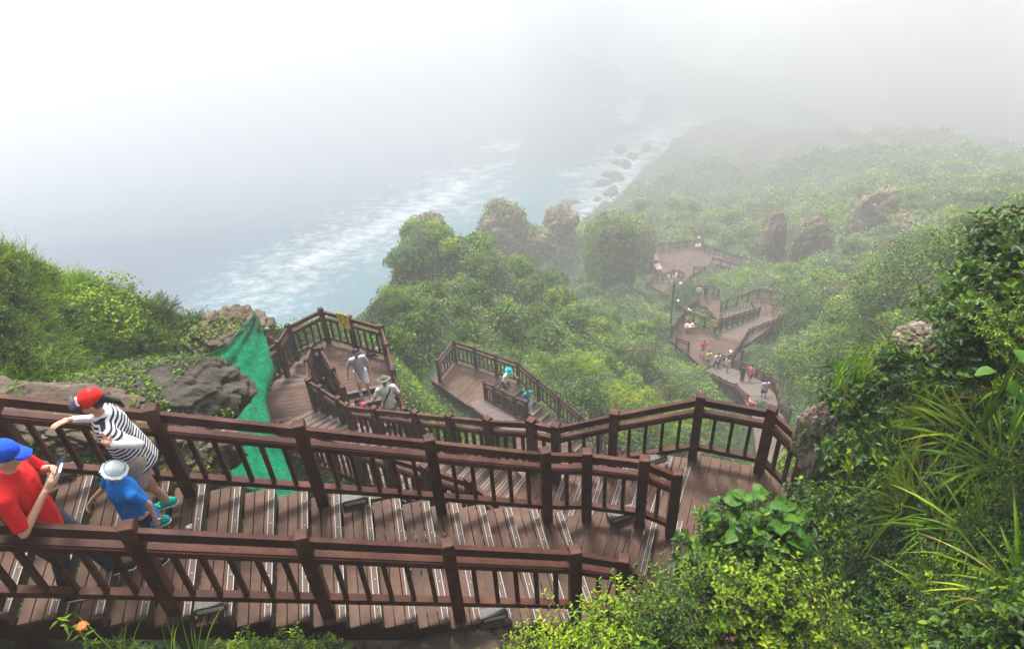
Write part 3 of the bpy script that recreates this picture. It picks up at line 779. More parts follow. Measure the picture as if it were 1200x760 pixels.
CL = np.array(CLEAR)
def clamp_h(x, y, h, gapz=0.5, slope=2.4):
    sh = x.shape; xf, yf, hf = x.ravel(), y.ravel(), h.ravel().copy()
    for i in range(0, len(xf), 8000):
        D = np.hypot(xf[i:i + 8000, None] - CL[None, :, 0], yf[i:i + 8000, None] - CL[None, :, 1])
        lim = (CL[None, :, 2] - gapz + np.clip(D - CL[None, :, 3] - 0.35, 0, None) * slope).min(1)
        hf[i:i + 8000] = np.minimum(hf[i:i + 8000], lim)
    return hf.reshape(sh)

def lump_amp(x, y):
    d = np.hypot(x, y)
    a = np.clip((d - 8) / 16, 0.08, 1.0)
    left = (x < -4) & (y < 22) & (x < -3 - 0.1 * y)
    a = np.where(left, np.minimum(a, 0.25), a)
    return a

def height(x, y, clampit=True):
    h = base_h(x, y)
    d = np.hypot(x, y)
    a = lump_amp(x, y)
    l = domes(x, y, 2.3, 1.25, 3) + 0.8 * domes(x + 3.1, y - 1.7, 4.6, 2.6, 11) * np.clip((d - 20) / 25, 0, 1) + 0.35 * domes(x, y, 1.1, 0.6, 23)
    l = l + 1.6 * domes(x + 5, y, 9.5, 3.2, 31) * np.clip((d - 70) / 50, 0, 1) + (vnoise(x, y, 26, 55) - .5) * 9 * np.clip((d - 120) / 60, 0, 1) * (x > 20)
    shore = np.clip((h - SEA_Z) / 6, 0.0, 1)
    h = h + (l - 1.3) * a * shore + (vnoise(x, y, 9, 5) - .5) * 1.6 * np.clip((d - 25) / 30, 0, 1) * shore + (vnoise(x, y, 0.8, 9) - .5) * 0.22
    if clampit: h = clamp_h(x, y, h)
    return h

def axis(lo, hi, c, d0, gr):
    a = [c]; s = d0
    while a[-1] < hi: a.append(a[-1] + s); s = d0 + gr * abs(a[-1] - c)
    b = [c]; s = d0
    while b[-1] > lo: b.append(b[-1] - s); s = d0 + gr * abs(b[-1] - c)
    return np.array(sorted(set(b[1:] + a)))
ax, ay = axis(-120, 420, 0, 0.22, 0.0135), axis(-8, 620, 4, 0.22, 0.0125)
GX, GY = np.meshgrid(ax, ay)
GH = height(GX, GY)
GH = np.maximum(GH, SEA_Z - 10)
nx_, ny_ = len(ax), len(ay)
idx = np.arange(nx_ * ny_).reshape(ny_, nx_)
quads = np.stack([idx[:-1, :-1], idx[:-1, 1:], idx[1:, 1:], idx[1:, :-1]], -1).reshape(-1, 4)
me = quick_mesh("hillside", np.stack([GX, GY, GH], -1).reshape(-1, 3), quads, smooth=True)
me.materials.append(M["soil"])
tag(link("hillside_ground", me), kind="structure")

def interp_h(x, y):
    """bilinear on the grid"""
    i = np.clip(np.searchsorted(ax, x) - 1, 0, nx_ - 2); j = np.clip(np.searchsorted(ay, y) - 1, 0, ny_ - 2)
    u = np.clip((x - ax[i]) / (ax[i + 1] - ax[i]), 0, 1); v = np.clip((y - ay[j]) / (ay[j + 1] - ay[j]), 0, 1)
    return (GH[j, i] * (1 - u) + GH[j, i + 1] * u) * (1 - v) + (GH[j + 1, i] * (1 - u) + GH[j + 1, i + 1] * u) * v

# ------------------------------------------------------------------ sea
m, nt, b = new_mat("sea_water")
geo = N(nt, "ShaderNodeNewGeometry")
at = N(nt, "ShaderNodeAttribute"); at.attribute_name = "foam"
at2 = N(nt, "ShaderNodeAttribute"); at2.attribute_name = "shallow"
mp = N(nt, "ShaderNodeMapping"); mp.inputs["Scale"].default_value = (1, 2.2, 1); mp.inputs["Rotation"].default_value = (0, 0, 0.35)
nt.links.new(geo.outputs["Position"], mp.inputs[0])
f1 = noise_tex(nt, mp.outputs[0], 0.22, 10, 0.72)
f2 = noise_tex(nt, mp.outputs[0], 0.05, 6, 0.6)
wcol = ramp(nt, at2.outputs["Fac"], [(0, (0.008, 0.055, 0.13)), (0.5, (0.012, 0.11, 0.18)), (1, (0.03, 0.20, 0.24))])
wcol = mixc(nt, ramp(nt, f2, [(0.35, (0, 0, 0)), (0.65, (0.35, 0.35, 0.35))]), wcol, (0.02, 0.05, 0.08))
sub = N(nt, "ShaderNodeMath", operation='MULTIPLY_ADD'); nt.links.new(at.outputs["Fac"], sub.inputs[0]); sub.inputs[1].default_value = 0.55; nt.links.new(f1, sub.inputs[2])
fm = ramp(nt, sub.outputs[0], [(0.70, (0, 0, 0)), (1.08, (.75, .75, .75))])
nt.links.new(mixc(nt, fm, wcol, (0.8, 0.82, 0.82)), b.inputs["Base Color"])
b.inputs["Specular IOR Level"].default_value = 0.3
rr = ramp(nt, fm, [(0, (0.3,) * 3), (1, (0.7,) * 3)]); nt.links.new(rr, b.inputs["Roughness"])
wv = noise_tex(nt, mp.outputs[0], 1.1, 6, 0.65)
bump(nt, b, wv, 0.45, 0.35)
M["sea"] = m
sx, sy = axis(-420, 620, 10, 2.0, 0.022), axis(-120, 900, 180, 1.8, 0.016)
sx = np.concatenate([[-1500], sx, [1500]]); sy = np.concatenate([[-1500], sy, [1500]])
SX, SY = np.meshgrid(sx, sy)
idx = np.arange(SX.size).reshape(SX.shape)
quads = np.stack([idx[:-1, :-1], idx[:-1, 1:], idx[1:, 1:], idx[1:, :-1]], -1).reshape(-1, 4)
SZ = np.full(SX.shape, SEA_Z) + (vnoise(SX, SY, 7, 3) - .5) * 0.12 + (vnoise(SX, SY * 1.8, 3, 4) - .5) * 0.15
me = quick_mesh("sea", np.stack([SX, SY, SZ], -1).reshape(-1, 3), quads, smooth=True)
def seg_dist(x, y, pts):
    best = np.full(x.shape, 1e9)
    for (x0, y0), (x1, y1) in zip(pts[:-1], pts[1:]):
        dx, dy = x1 - x0, y1 - y0
        t = np.clip(((x - x0) * dx + (y - y0) * dy) / (dx * dx + dy * dy), 0, 1)
        best = np.minimum(best, np.hypot(x - x0 - t * dx, y - y0 - t * dy))
    return best
def line(pts): return [tuple(W(px, py, SEA_Z)[:2]) for px, py in pts]
FO = np.zeros(SX.shape)
for pts, wd, amp in (([(300, 345), (350, 310), (400, 288), (455, 262), (505, 240), (540, 218)], 22, 0.52),
                     ([(345, 312), (400, 288), (455, 262), (505, 240), (540, 218)], 6, 0.72),
                     ([(560, 200), (600, 190)], 3, 0.55), ([(578, 172), (600, 170)], 5, 0.6),
                     ([(675, 282), (690, 255), (705, 232), (722, 205), (738, 182), (775, 160), (812, 140)], 14, 0.6),
                     ([(688, 268), (704, 240), (720, 212), (735, 190)], 8, 0.75),
                     ([(660, 205), (690, 200), (715, 195)], 4, 0.55),
                     ([(737, 140), (745, 115), (740, 85), (728, 66)], 6, 0.55),
                     ([(585, 92), (620, 88), (680, 75), (730, 66)], 5, 0.45), ([(600, 110), (660, 120), (715, 130)], 16, 0.35)):
    dd = seg_dist(SX, SY, line(pts))
    FO = np.maximum(FO, amp * np.exp(-(dd / wd) ** 2))
land = base_h(SX, SY)
SHL = np.exp(-np.clip(SEA_Z - land, 0, None) / 4.0) * 0.6
SHL = np.maximum(SHL, 0.9 * np.exp(-(seg_dist(SX, SY, line([(300, 370), (360, 335), (430, 320), (560, 270), (660, 245)])) / 28) ** 2))
at_ = me.attributes.new("foam", 'FLOAT', 'POINT'); at_.data.foreach_set("value", FO.ravel().astype(np.float32))
at_ = me.attributes.new("shallow", 'FLOAT', 'POINT'); at_.data.foreach_set("value", SHL.ravel().astype(np.float32))
me.materials.append(M["sea"])
tag(link("sea", me), kind="structure")

# ------------------------------------------------------------------ leaves
def leaf_quads(P, Nn, size, aspect=0.55, tilt=0.6, fold=0.25, rng=RNG):
    """diamond leaves (4 corners) at P, roughly facing Nn; returns verts, quads"""
    n = len(P)
    Nn = Nn + rng.normal(0, tilt, (n, 3)); Nn /= np.linalg.norm(Nn, axis=1)[:, None] + 1e-9
    R = rng.normal(0, 1, (n, 3)); A = np.cross(Nn, R); A /= np.linalg.norm(A, axis=1)[:, None] + 1e-9
    B = np.cross(Nn, A)
    s = (size * rng.uniform(0.65, 1.35, n))[:, None]
    v = np.empty((n, 4, 3))
    v[:, 0] = P - A * s * 0.5
    v[:, 1] = P + B * s * aspect * 0.5 + Nn * s * fold * 0.3
    v[:, 2] = P + A * s * 0.5 - Nn * s * fold * 0.5
    v[:, 3] = P - B * s * aspect * 0.5 + Nn * s * fold * 0.3
    q = np.arange(n * 4).reshape(n, 4)
    return v.reshape(-1, 3), q

def leaf_mesh(name, P, Nn, size, mats, mi=None, **k):
    v, q = leaf_quads(P, Nn, size, **k)
    me = quick_mesh(name, v, q, mi)
    for mm in mats: me.materials.append(mm)
    return me

# rock and pillar footprints keep their own cover
ROCKZONES = []      # (x, y, r)
# ground cover over the whole hillside, leaf size growing with distance
def ground_cover():
    c = (GX[:-1, :-1] + GX[1:, 1:]) / 2; r = (GY[:-1, :-1] + GY[1:, 1:]) / 2
    hx = (GH[:-1, 1:] - GH[:-1, :-1]); hy = (GH[1:, :-1] - GH[:-1, :-1])
    dx = (GX[:-1, 1:] - GX[:-1, :-1]); dy = (GY[1:, :-1] - GY[:-1, :-1])
    z = (GH[:-1, :-1] + GH[1:, 1:]) / 2
    nrm = np.stack([-hx * dy, -hy * dx, dx * dy], -1); area = np.linalg.norm(nrm, axis=-1)
    nn = nrm / area[..., None]
    P = np.stack([c, r, z], -1); D = np.linalg.norm(P, axis=-1)
    size = np.clip(0.0034 * D, 0.055, 0.9)
    vis = np.maximum(0.0, -(nn * P).sum(-1) / D)            # facing the stairway side
    inview = ((P @ FWD) > 0.3)
    u = (P @ RIGHT) / np.maximum(P @ FWD, .3); w = (P @ UP) / np.maximum(P @ FWD, .3)
    inview &= (np.abs(u) < 0.86) & (np.abs(w) < 0.62)
    dens = 2.6 / (size ** 2 * 0.55) * (0.25 + 0.75 * np.clip(vis * 3, 0, 1))
    dens = dens * np.where(D > 14, 1, np.where(c > 1, 0.3, 0.6))
    dens[(z < SEA_Z + 1.2) | ~inview | (D > 380)] = 0
    for (rx, ry, rr_) in ROCKZONES: dens[np.hypot(c - rx, r - ry) < rr_] *= 0.03
    cnt = dens * area
    tot = cnt.sum(); lim = 330000
    if tot > lim: cnt *= lim / tot
    k = np.floor(cnt + RNG.random(cnt.shape)).astype(int).ravel()
    ids = np.repeat(np.arange(k.size), k)
    n = len(ids)
    uu, vv = RNG.random(n), RNG.random(n)
    X = c.ravel()[ids] + (uu - .5) * dx.ravel()[ids]; Y = r.ravel()[ids] + (vv - .5) * dy.ravel()[ids]
    Z = interp_h(X, Y)
    NN = nn.reshape(-1, 3)[ids]; S = size.ravel()[ids]
    up = (RNG.random(n) ** 1.6) * (0.10 + S * 1.6) 
    Q = np.stack([X, Y, Z], -1) + (NN * 0.6 + V(0, 0, 0.4)) * up[:, None]
    tone = vnoise(X, Y, 5.5, 41) * .55 + vnoise(X, Y, 1.9, 42) * .45 + RNG.normal(0, .07, n)
    Dd = np.hypot(X, Y)
    mi = np.where(tone < .40, 0, np.where(tone < .60, 1, np.where(tone < .74, 2, 3)))
    mi = np.where((Dd > 45) & (RNG.random(n) < .06) & (tone > .5), 4, mi)
    me = leaf_mesh("cover", Q, NN * .7 + V(0, 0, .5), S, [M["leaf_dark"], M["leaf"], M["leaf_lime"], M["leaf_olive"], M["leaf_dry"]], mi, tilt=.55)
    tag(link("ground_cover", me), "dense green undergrowth of shrubs and creepers covering the slopes", "undergrowth", kind="stuff")
    return n
#ROCKS_BEFORE_COVER
print("cover leaves", ground_cover())
# ------------------------------------------------------------------ rocks
def rock_mesh(name, scale, seed, mat, amp=0.35, sub=5, freq=1.1, strata=0.0, flat=0.0, waist=0.0):
    bm = bmesh.new(); bmesh.ops.create_icosphere(bm, subdivisions=sub, radius=1.0)
    off = Vector((seed * 3.7, seed * 1.3, seed * 7.1))
    sx_, sy_, sz_ = scale
    for v in bm.verts:
        n = v.co.normalized()
        f = mnoise.fractal(n * freq + off, 0.8, 2.1, 5) * amp + (1 - abs(mnoise.noise(n * freq * 2.3 + off))) * amp * 0.5 - amp * .3
        f += (mnoise.cell(n * freq * 2.0 + off) - .5) * amp * .22
        vd = mnoise.voronoi(n * freq * 2.0 + off + Vector((mnoise.noise(n * 3 + off), mnoise.noise(n * 3 - off), 0)) * .35)[0]
        f -= amp * .42 * math.exp(-(vd[1] - vd[0]) / .07) 
        vd = mnoise.voronoi(n * freq * 5.5 + off)[0]
        f += amp * .16 * min(.5, vd[1] - vd[0])
        c = n * (1 + f)
        if strata: c *= 1 + strata * math.sin(c.z * 9 + mnoise.noise(c * 2) * 3)
        if flat and c.z > flat: c.z = flat + (c.z - flat) * .3
        if waist: c.x *= 1 - waist * math.exp(-((c.z + .1) / .3) ** 2); c.y *= 1 - waist * math.exp(-((c.z + .1) / .3) ** 2)
        v.co = Vector((c.x * sx_, c.y * sy_, c.z * sz_))
    for f in bm.faces: f.smooth = True
    me = bpy.data.meshes.new(name); bm.to_mesh(me); bm.free()
    me.materials.append(mat)
    return me

def cover_on(me, loc, rotz, size, dens, mats, minz=-0.2, tilt=.5, push=0.05, weights=None, parent=None, name="creepers", noise_cut=None, seed=0):
    """leaves over the surface of a mesh (a child of its thing)"""
    n = len(me.polygons)
    C = np.empty(n * 3, np.float32); me.polygons.foreach_get("center", C); C = C.reshape(-1, 3).astype(float)
    Nn = np.empty(n * 3, np.float32); me.polygons.foreach_get("normal", Nn); Nn = Nn.reshape(-1, 3).astype(float)
    A = np.empty(n, np.float32); me.polygons.foreach_get("area", A)
    w = A * dens / (size * size * .5) * (Nn[:, 2] > minz)
    if noise_cut is not None:
        q = C / max(me.dimensions if False else (1,))
        fac = np.array([mnoise.fractal(Vector(c) * 0.9 + Vector((seed, 3, 1)), 1, 2, 3) for c in C])
        w = w * (fac > noise_cut)
    k = np.floor(w + RNG.random(n)).astype(int); ids = np.repeat(np.arange(n), k)
    jit = RNG.normal(0, 1, (len(ids), 3)) * np.sqrt(A[ids])[:, None] * .4
    P = C[ids] + jit + Nn[ids] * (push * RNG.random(len(ids)))[:, None]
    mi = RNG.choice(len(mats), len(ids), p=weights)
    lm = leaf_mesh(name, P, Nn[ids] + V(0, 0, .4), size, mats, mi, tilt=tilt)
    return link(name, lm, (), parent)

def rock(name, label, cat, px, py, dist, scale, seed, mat, rotz=0.0, cover=None, group=None, lift=0.0, **k):
    loc = WD(px, py, dist) + V(0, 0, lift)
    t = tag(empty(name, loc - V(0, 0, scale[2] * .8), rotz), label, cat, group)
    me = rock_mesh("stone", scale, seed, mat, **k)
    o = link("stone", me); o.parent = t; o.location = (0, 0, scale[2] * .8)
    if cover:
        for (mats, size, dens, minz, push, cut) in cover:
            c = cover_on(me, None, 0, size, dens, mats, minz=minz, push=push, noise_cut=cut, seed=seed)
            c.parent = t; c.location = (0, 0, scale[2] * .8); tag(c, kind="stuff")
    return t

LV = [M["leaf_dark"], M["leaf"], M["leaf_lime"], M["leaf_olive"]]
DRY = [M["leaf_dry"], M["leaf_dry"], M["leaf_olive"], M["bark"]]
G2 = "vine-grown rock stacks below the cliff"
rock("rock_stack", "slim rock pillar wrapped in dry brown vines, left of the wider brown one", "rock", 905, 292, 104, (1.6, 1.6, 5.0), 3, M["rock_far"], cover=[(DRY, .28, .7, -2, .2, None), (LV, .35, .6, .3, .5, .0)], group=G2, amp=.22)
rock("rock_stack", "broad rock pillar tangled in dry brown creepers right of the slim one", "rock", 951, 293, 100, (2.4, 2.2, 4.8), 5, M["rock_far"], cover=[(DRY, .28, .8, -2, .2, None), (LV, .35, .4, .5, .5, .1)], group=G2, amp=.22)
rock("rock_stack", "grey craggy rock stack leaning left in the mist, middle of the valley", "rock", 1020, 270, 112, (2.9, 2.5, 5.6), 8, M["rock_far"], cover=[(DRY, .3, .5, -.2, .4, .0), (LV, .4, .8, .2, .5, .1)], group=G2, amp=.3)
rock("rock_stack", "square grey rock stack at the right end of the misty stacks", "rock", 1061, 290, 106, (2.8, 2.4, 4.4), 9, M["rock_far"], cover=[(DRY, .3, .4, -.2, .4, .0), (LV, .4, .7, .4, .5, .0)], group=G2, amp=.25, freq=.8)
rock("rock_stack", "pointed green rock standing against the sea, left of the two by the water", "rock", 588, 276, 103, (3.2, 3.0, 5.0), 12, M["rock_far"], cover=[(LV, .36, 1.3, -.3, .5, -.15), (DRY, .3, .4, -.5, .3, .0)], group=G2, amp=.35)
rock("rock_stack", "stepped shoulder of rock just right of the pointed green rock", "rock", 622, 287, 104, (3.0, 2.5, 3.0), 13, M["rock_far"], cover=[(LV, .36, 1.6, -.3, .5, -.3)], group=G2, amp=.3)
rock("rock_stack", "mushroom-shaped sea stack with a narrow waist above the surf", "rock", 656, 266, 112, (2.5, 2.0, 3.2), 15, M["rock_far"], cover=[(DRY, .3, .6, -.3, .4, -.1), (LV, .36, .6, .1, .4, .0)], group=G2, amp=.3, waist=.35)
rock("rock_stack", "tall rounded mound hung with olive vines left of the great far deck", "rock", 716, 300, 88, (2.9, 2.8, 5.0), 16, M["rock_far"], cover=[([M["leaf_olive"], M["leaf"], M["leaf"]], .3, 2.2, -1, .4, None)], group=G2, amp=.14)
rock("rock_stack", "smaller green mound right behind the tall rounded one", "rock", 745, 285, 104, (2.5, 2.6, 3.6), 17, M["rock_far"], cover=[(LV, .34, 2.0, -1, .4, None)], group=G2, amp=.2)
rock("rock_outcrop", "brownish rocky knob on top of the wooded hill against the sea", "rock", 497, 274, 60, (1.9, 1.8, 1.4), 18, M["rock_far"], cover=[(LV, .2, .9, -.2, .3, .0), (DRY, .2, .5, -.5, .2, .0)], amp=.3)
rock("boulder", "big dark overhanging boulder behind the second railing, left of the green net", "rock", 168, 478, 12.4, (1.5, .8, .62), 21, M["rock_dark"], rotz=.1, cover=[(LV[:2], .06, 1.3, .0, .06, -.1)], amp=.2, sub=6, freq=.8, flat=.75)
rock("rock_ledge", "long pale rock ledge with creepers at far left above the railing", "rock", 50, 482, 9.9, (1.25, .5, .18), 22, M["rock"], rotz=-.3, cover=[(LV, .06, 1.2, .2, .05, .05)], amp=.32, sub=6)
rock("rock_outcrop", "brown rock shoulder at the top of the green net", "rock", 266, 396, 19.8, (1.0, .8, .6), 25, M["rock"], rotz=.7, cover=[(LV, .09, 1.0, .0, .08, .0)], amp=.3, sub=6)
rock("rock_outcrop", "rock wall beside the near flight, seen between the balusters", "rock", 215, 540, 11.4, (.75, .6, .6), 27, M["rock"], rotz=.4, cover=[(LV, .06, .5, .2, .05, .1)], amp=.3, sub=6)
rock("rock_outcrop", "pale crusted rock wall at the right end of the railing", "rock", 955, 520, 9.6, (.14, .24, .55), 31, M["rock_pale"], rotz=.5, cover=[(LV, .05, .5, .1, .05, .15)], amp=.4, sub=6)
rock("boulder", "reddish grey boulder on the crest of the right slope", "rock", 1082, 394, 10.6, (.34, .26, .11), 33, M["rock_pale"], rotz=.35, cover=[(LV, .05, .5, .3, .05, .15)], amp=.35, sub=6)
rock("rock_slab", "flat stone under the near flight at the bottom edge", "rock", 520, 762, 9.0, (.9, .5, .2), 35, M["rock"], amp=.3)
SEAROCKS = []
for i, (px, py, s) in enumerate(((702, 262, 2.6), (709, 243, 3.4), (698, 270, 2.0), (716, 226, 3.6), (722, 208, 3.8), (707, 216, 3.2), (732, 193, 3.6), (694, 279, 2.6), (727, 176, 3.8), (664, 238, 2.4), (673, 237, 1.8), (741, 184, 3.0), (712, 205, 2.8), (757, 175, 3.5), (720, 190, 2.4), (700, 234, 1.8))):
    c = W(px, py, SEA_Z)
    me = rock_mesh("sea_rock", (s * .75, s * .5, s * .38), 40 + i, M["sea_rock"], amp=.4, sub=3)
    o = link("sea_rock", me, loc=c, rotz=i * 1.3)
    SEAROCKS.append((py, o)); tag(o, "dark", "sea rock", "dark rocks in the surf")

ORDN = ["first", "second", "third", "fourth", "fifth", "sixth", "seventh", "eighth", "ninth", "tenth", "eleventh", "twelfth", "thirteenth", "fourteenth", "fifteenth", "sixteenth"]
SEAROCKS.sort(key=lambda e: -e[0])
for j, (_, o) in enumerate(SEAROCKS): o["label"] = "dark surf-washed rock in the foam, " + ORDN[j] + " from the near end of the row"

# ------------------------------------------------------------------ shrubs and trees
def crown_mesh(name, seed, nleaf, size, mats, w, lobes=9, squash=.8, inner=True):
    rg = np.random.default_rng(seed)
    P, NN = [], []
    L = []
    for i in range(lobes):
        a = rg.uniform(0, 2 * math.pi); rr_ = rg.uniform(.15, .68); z = rg.uniform(.0, .75) * (1 - rr_ * .5)
        L.append((V(rr_ * math.cos(a), rr_ * math.sin(a), z * squash), rg.uniform(.26, .46)))
    L.append((V(0, 0, .35), .55))
    area = np.array([r * r for _, r in L]); area /= area.sum()
    for (c, r), a in zip(L, area):
        n = int(nleaf * a)
        dd = rg.normal(0, 1, (n, 3)); dd[:, 2] = np.abs(dd[:, 2]) * .9 - .25; dd /= np.linalg.norm(dd, axis=1)[:, None]
        rad = r * (1 - .35 * rg.random(n) ** 2.2) * (1 + .14 * np.sin(dd[:, 0] * 7 + seed) * np.sin(dd[:, 1] * 8) + .1 * rg.normal(0, 1, n) * (rg.random(n) < .25))
        P.append(c + dd * rad[:, None]); NN.append(dd)
    P = np.concatenate(P); NN = np.concatenate(NN)
    # sprigs tone: sample by coarse noise so clumps read light and dark
    tone = np.array([mnoise.noise(Vector(p) * 3.1 + Vector((seed, 0, 0))) for p in P]) + rg.normal(0, .12, len(P))
    qs = np.cumsum(w)[:-1]; th = np.quantile(tone, qs)
    mi = np.searchsorted(th, tone)
    return leaf_mesh(name, P, NN * .8 + V(0, 0, .35), size, mats, mi, tilt=.55, rng=rg)

def trunk_mesh(seed, h=1.0, r=.05):
    rg = random.Random(seed); mb = MB()
    top = V(rg.uniform(-.1, .1), rg.uniform(-.1, .1), h * .75)
    mb.tube([V(0, 0, -.25), V(.02, 0, h * .3), top], [r, r * .8, r * .4], 6)
    for i in range(5):
        a = rg.uniform(0, 6.28); s = V(0, 0, h * rg.uniform(.15, .5)); e = s + V(math.cos(a) * .45, math.sin(a) * .45, h * .35)
        mb.tube([s, (s + e) / 2 + V(0, 0, -.03), e], [r * .55, r * .4, r * .2], 5)
    me = mb.mesh("trunk"); me.materials.append(M["bark"]); return me

LDK, LMD, LLM, LOL = M["leaf_dark"], M["leaf"], M["leaf_lime"], M["leaf_olive"]
CROWNS = {
 "dark": [crown_mesh("crown", s, 2300, .12, [LDK, LDK, LMD, LOL], [.35, .3, .25, .1]) for s in (1, 2)],
 "mid": [crown_mesh("crown", s, 2300, .12, [LDK, LMD, LMD, LLM], [.2, .35, .25, .2]) for s in (3, 4, 5)],
 "lime": [crown_mesh("crown", s, 2300, .12, [LMD, LLM, LLM], [.3, .4, .3]) for s in (6, 7)],
 "olive": [crown_mesh("crown", s, 2300, .12, [LDK, LOL, LOL, M["leaf_dry"]], [.25, .35, .3, .1]) for s in (8, 9)],
 "tree": [crown_mesh("crown", s, 9000, .055, [LDK, LDK, LMD, LOL], [.35, .3, .25, .1], lobes=20, squash=1.0) for s in (10, 11)],
 "treemid": [crown_mesh("crown", s, 9000, .055, [LDK, LMD, LMD, LLM], [.25, .35, .25, .15], lobes=20, squash=.9) for s in (12, 13)],
 "fine": [crown_mesh("crown", s, 5200, .062, [LDK, LMD, LMD, LLM], [.25, .3, .25, .2], lobes=14) for s in (14, 15)],
 "finelime": [crown_mesh("crown", s, 5200, .062, [LMD, LLM, LLM], [.35, .35, .3], lobes=14) for s in (16, )],
}
TRUNKS = [trunk_mesh(s) for s in (1, 2, 3)]
PLANTS = []
def project(P):
    P = np.atleast_2d(P); dd = P @ FWD
    return np.stack([600 + F_PX * (P @ RIGHT) / dd, 380 - F_PX * (P @ UP) / dd], 1), dd
CLp, CLd = project(CL[:, :3])
def plant(kind, loc, R, label, cat="shrub", name="shrub", group=None, rz=None, zs=1.0):
    t = tag(empty(name, loc, random.uniform(0, 6.28) if rz is None else rz), label, cat, group)
    t.scale = (R, R, R * zs)
    PLANTS.append((t, np.array(loc, float) + V(0, 0, R * .5), label))
    c = bpy.data.objects.new("crown", random.choice(CROWNS[kind])); COL.objects.link(c); c.parent = t
    k = bpy.data.objects.new("trunk", random.choice(TRUNKS)); COL.objects.link(k); k.parent = t
    return t
KL = {"dark": "dark green shrub with small dense leaves on the slope", "mid": "mid green bushy shrub on the slope", "lime": "bright yellow-green shrub on the slope", "olive": "dull olive shrub on the slope",
      "fine": "leafy mid green bush close to the stairs", "finelime": "leafy lime green bush close to the stairs"}
placed = []
def try_plant(px, py, D, kinds, Rk):
    p = WD(px, py, D)
    return p
def near_where(p):
    """a place to name the shrub by"""
    q, dd = project(p); x, y = q[0]
    if x < 330: return "on the left hill"
    if x < 480 and y > 340: return "beside the left landings"
    if y > 390 and x < 700 : return "between the left landings and the middle landing"
    if y < 300 and x < 760: return "on the wooded hill against the sea"
    if x < 760 and y <= 390: return "on the ridge beyond the middle landing"
    if x < 830: return "left of the far deck"
    if y < 330: return "in the misty valley"
    if x > 960: return "on the right valley side"
    return "right of the far curving stairs"
cnt_s = 0
tries = 0
SHR = []
while cnt_s < 300 and tries < 9000:
    tries += 1
    px, py = random.uniform(-20, 1220), random.uniform(230, 560)
    # march the ray down to the ground grid
    r = FWD + (px - 600) / F_PX * RIGHT - (py - 380) / F_PX * UP; r = r / np.linalg.norm(r)
    ds = np.arange(18, 150, 0.5); pts = r[None] * ds[:, None]
    hh = interp_h(pts[:, 0], pts[:, 1]); k = np.argmax(pts[:, 2] < hh)
    if pts[k, 2] >= hh[k]: continue
    D = ds[k]; p = pts[k].copy(); p[2] = hh[k]
    if D < 19 or p[2] < SEA_Z + 5: continue
    if random.random() > min(1.0, 26.0 / D + .12): continue
    R = random.uniform(.6, 1.2) * (1 + D / 100)
    q, dd = project(p + V(0, 0, R * .4)); rp = F_PX * R / dd[0] * .95
    near = np.hypot(CLp[:, 0] - q[0, 0], CLp[:, 1] - q[0, 1]) < rp + F_PX * .9 / CLd
    if (near & (CLd > dd[0] - R - 1)).any(): continue
    if (np.linalg.norm(CL[:, :3] - p, axis=1) < R + 1.0).any(): continue
    if any(math.hypot(p[0] - a, p[1] - b) < (R + c) * .62 for a, b, c in SHR): continue
    SHR.append((p[0], p[1], R))
    t_ = vnoise(np.array([p[0]]), np.array([p[1]]), 9, 77)[0] + random.uniform(-.22, .22)
    kind = "dark" if t_ < .38 else "mid" if t_ < .58 else "lime" if t_ < .76 else "olive"
    if D < 40 and kind in ("mid", "lime"): kind = {"mid": "fine", "lime": "finelime"}[kind]
    lab = KL[kind].split(" on the slope")[0].split(" close to")[0]
    wh = near_where(p)
    plant(kind, p - V(0, 0, R * .25), R, lab + " " + wh, group=lab.replace("shrub", "shrubs").replace("bush ", "bushes ") + ("s " if lab.endswith("bush") else " ") + wh, zs=random.uniform(.75, 1.15))
    cnt_s += 1
print("shrubs", cnt_s, tries)

def on_ground(px, py, Dmin=3, Dmax=160):
    r = FWD + (px - 600) / F_PX * RIGHT - (py - 380) / F_PX * UP; r = r / np.linalg.norm(r)
    ds = np.arange(Dmin, Dmax, 0.1); pts = r[None] * ds[:, None]
    hh = interp_h(pts[:, 0], pts[:, 1]); k = np.argmax(pts[:, 2] < hh)
    return pts[k]
def tree(label, px, py, D, R, kind, zs=1.0, lift=0.0):
    c = WD(px, py, D)
    return plant(kind, c - V(0, 0, R * .55 * zs), R, label, "tree", "tree", zs=zs)
tree("bright yellow-green round tree between the far deck and the misty walkway", 888, 333, 88, 4.2, "treemid", .9)
tree("dark round tree left of the bright yellow-green one", 836, 336, 88, 2.4, "tree", 1.1)
tree("dark tree behind the small landing, below the great far deck", 800, 341, 80, 2.0, "tree", 1.0)
tree("big dark tree beside the corner landing at its right", 948, 372, 62, 3.2, "tree", 1.2)
tree("large rounded olive tree below the grey rock stacks", 1022, 328, 78, 4.2, "tree", 1.15)
tree("dark spreading tree on the right slope with its crown against the mist", 1095, 318, 44, 3.6, "tree", .95)
tree("dark tree at the right edge whose top stands against the fog", 1152, 292, 36, 2.5, "tree", 1.0)
tree("low dark tree left of the spreading one on the right slope", 1045, 372, 44, 2.4, "tree", .8)
tree("mid green tree at the lower right of the corner landing", 985, 420, 42, 2.4, "treemid", .9)
tree("small leaning tree sprouting over the misty slope at right", 1133, 262, 37, .75, "tree", 1.2)

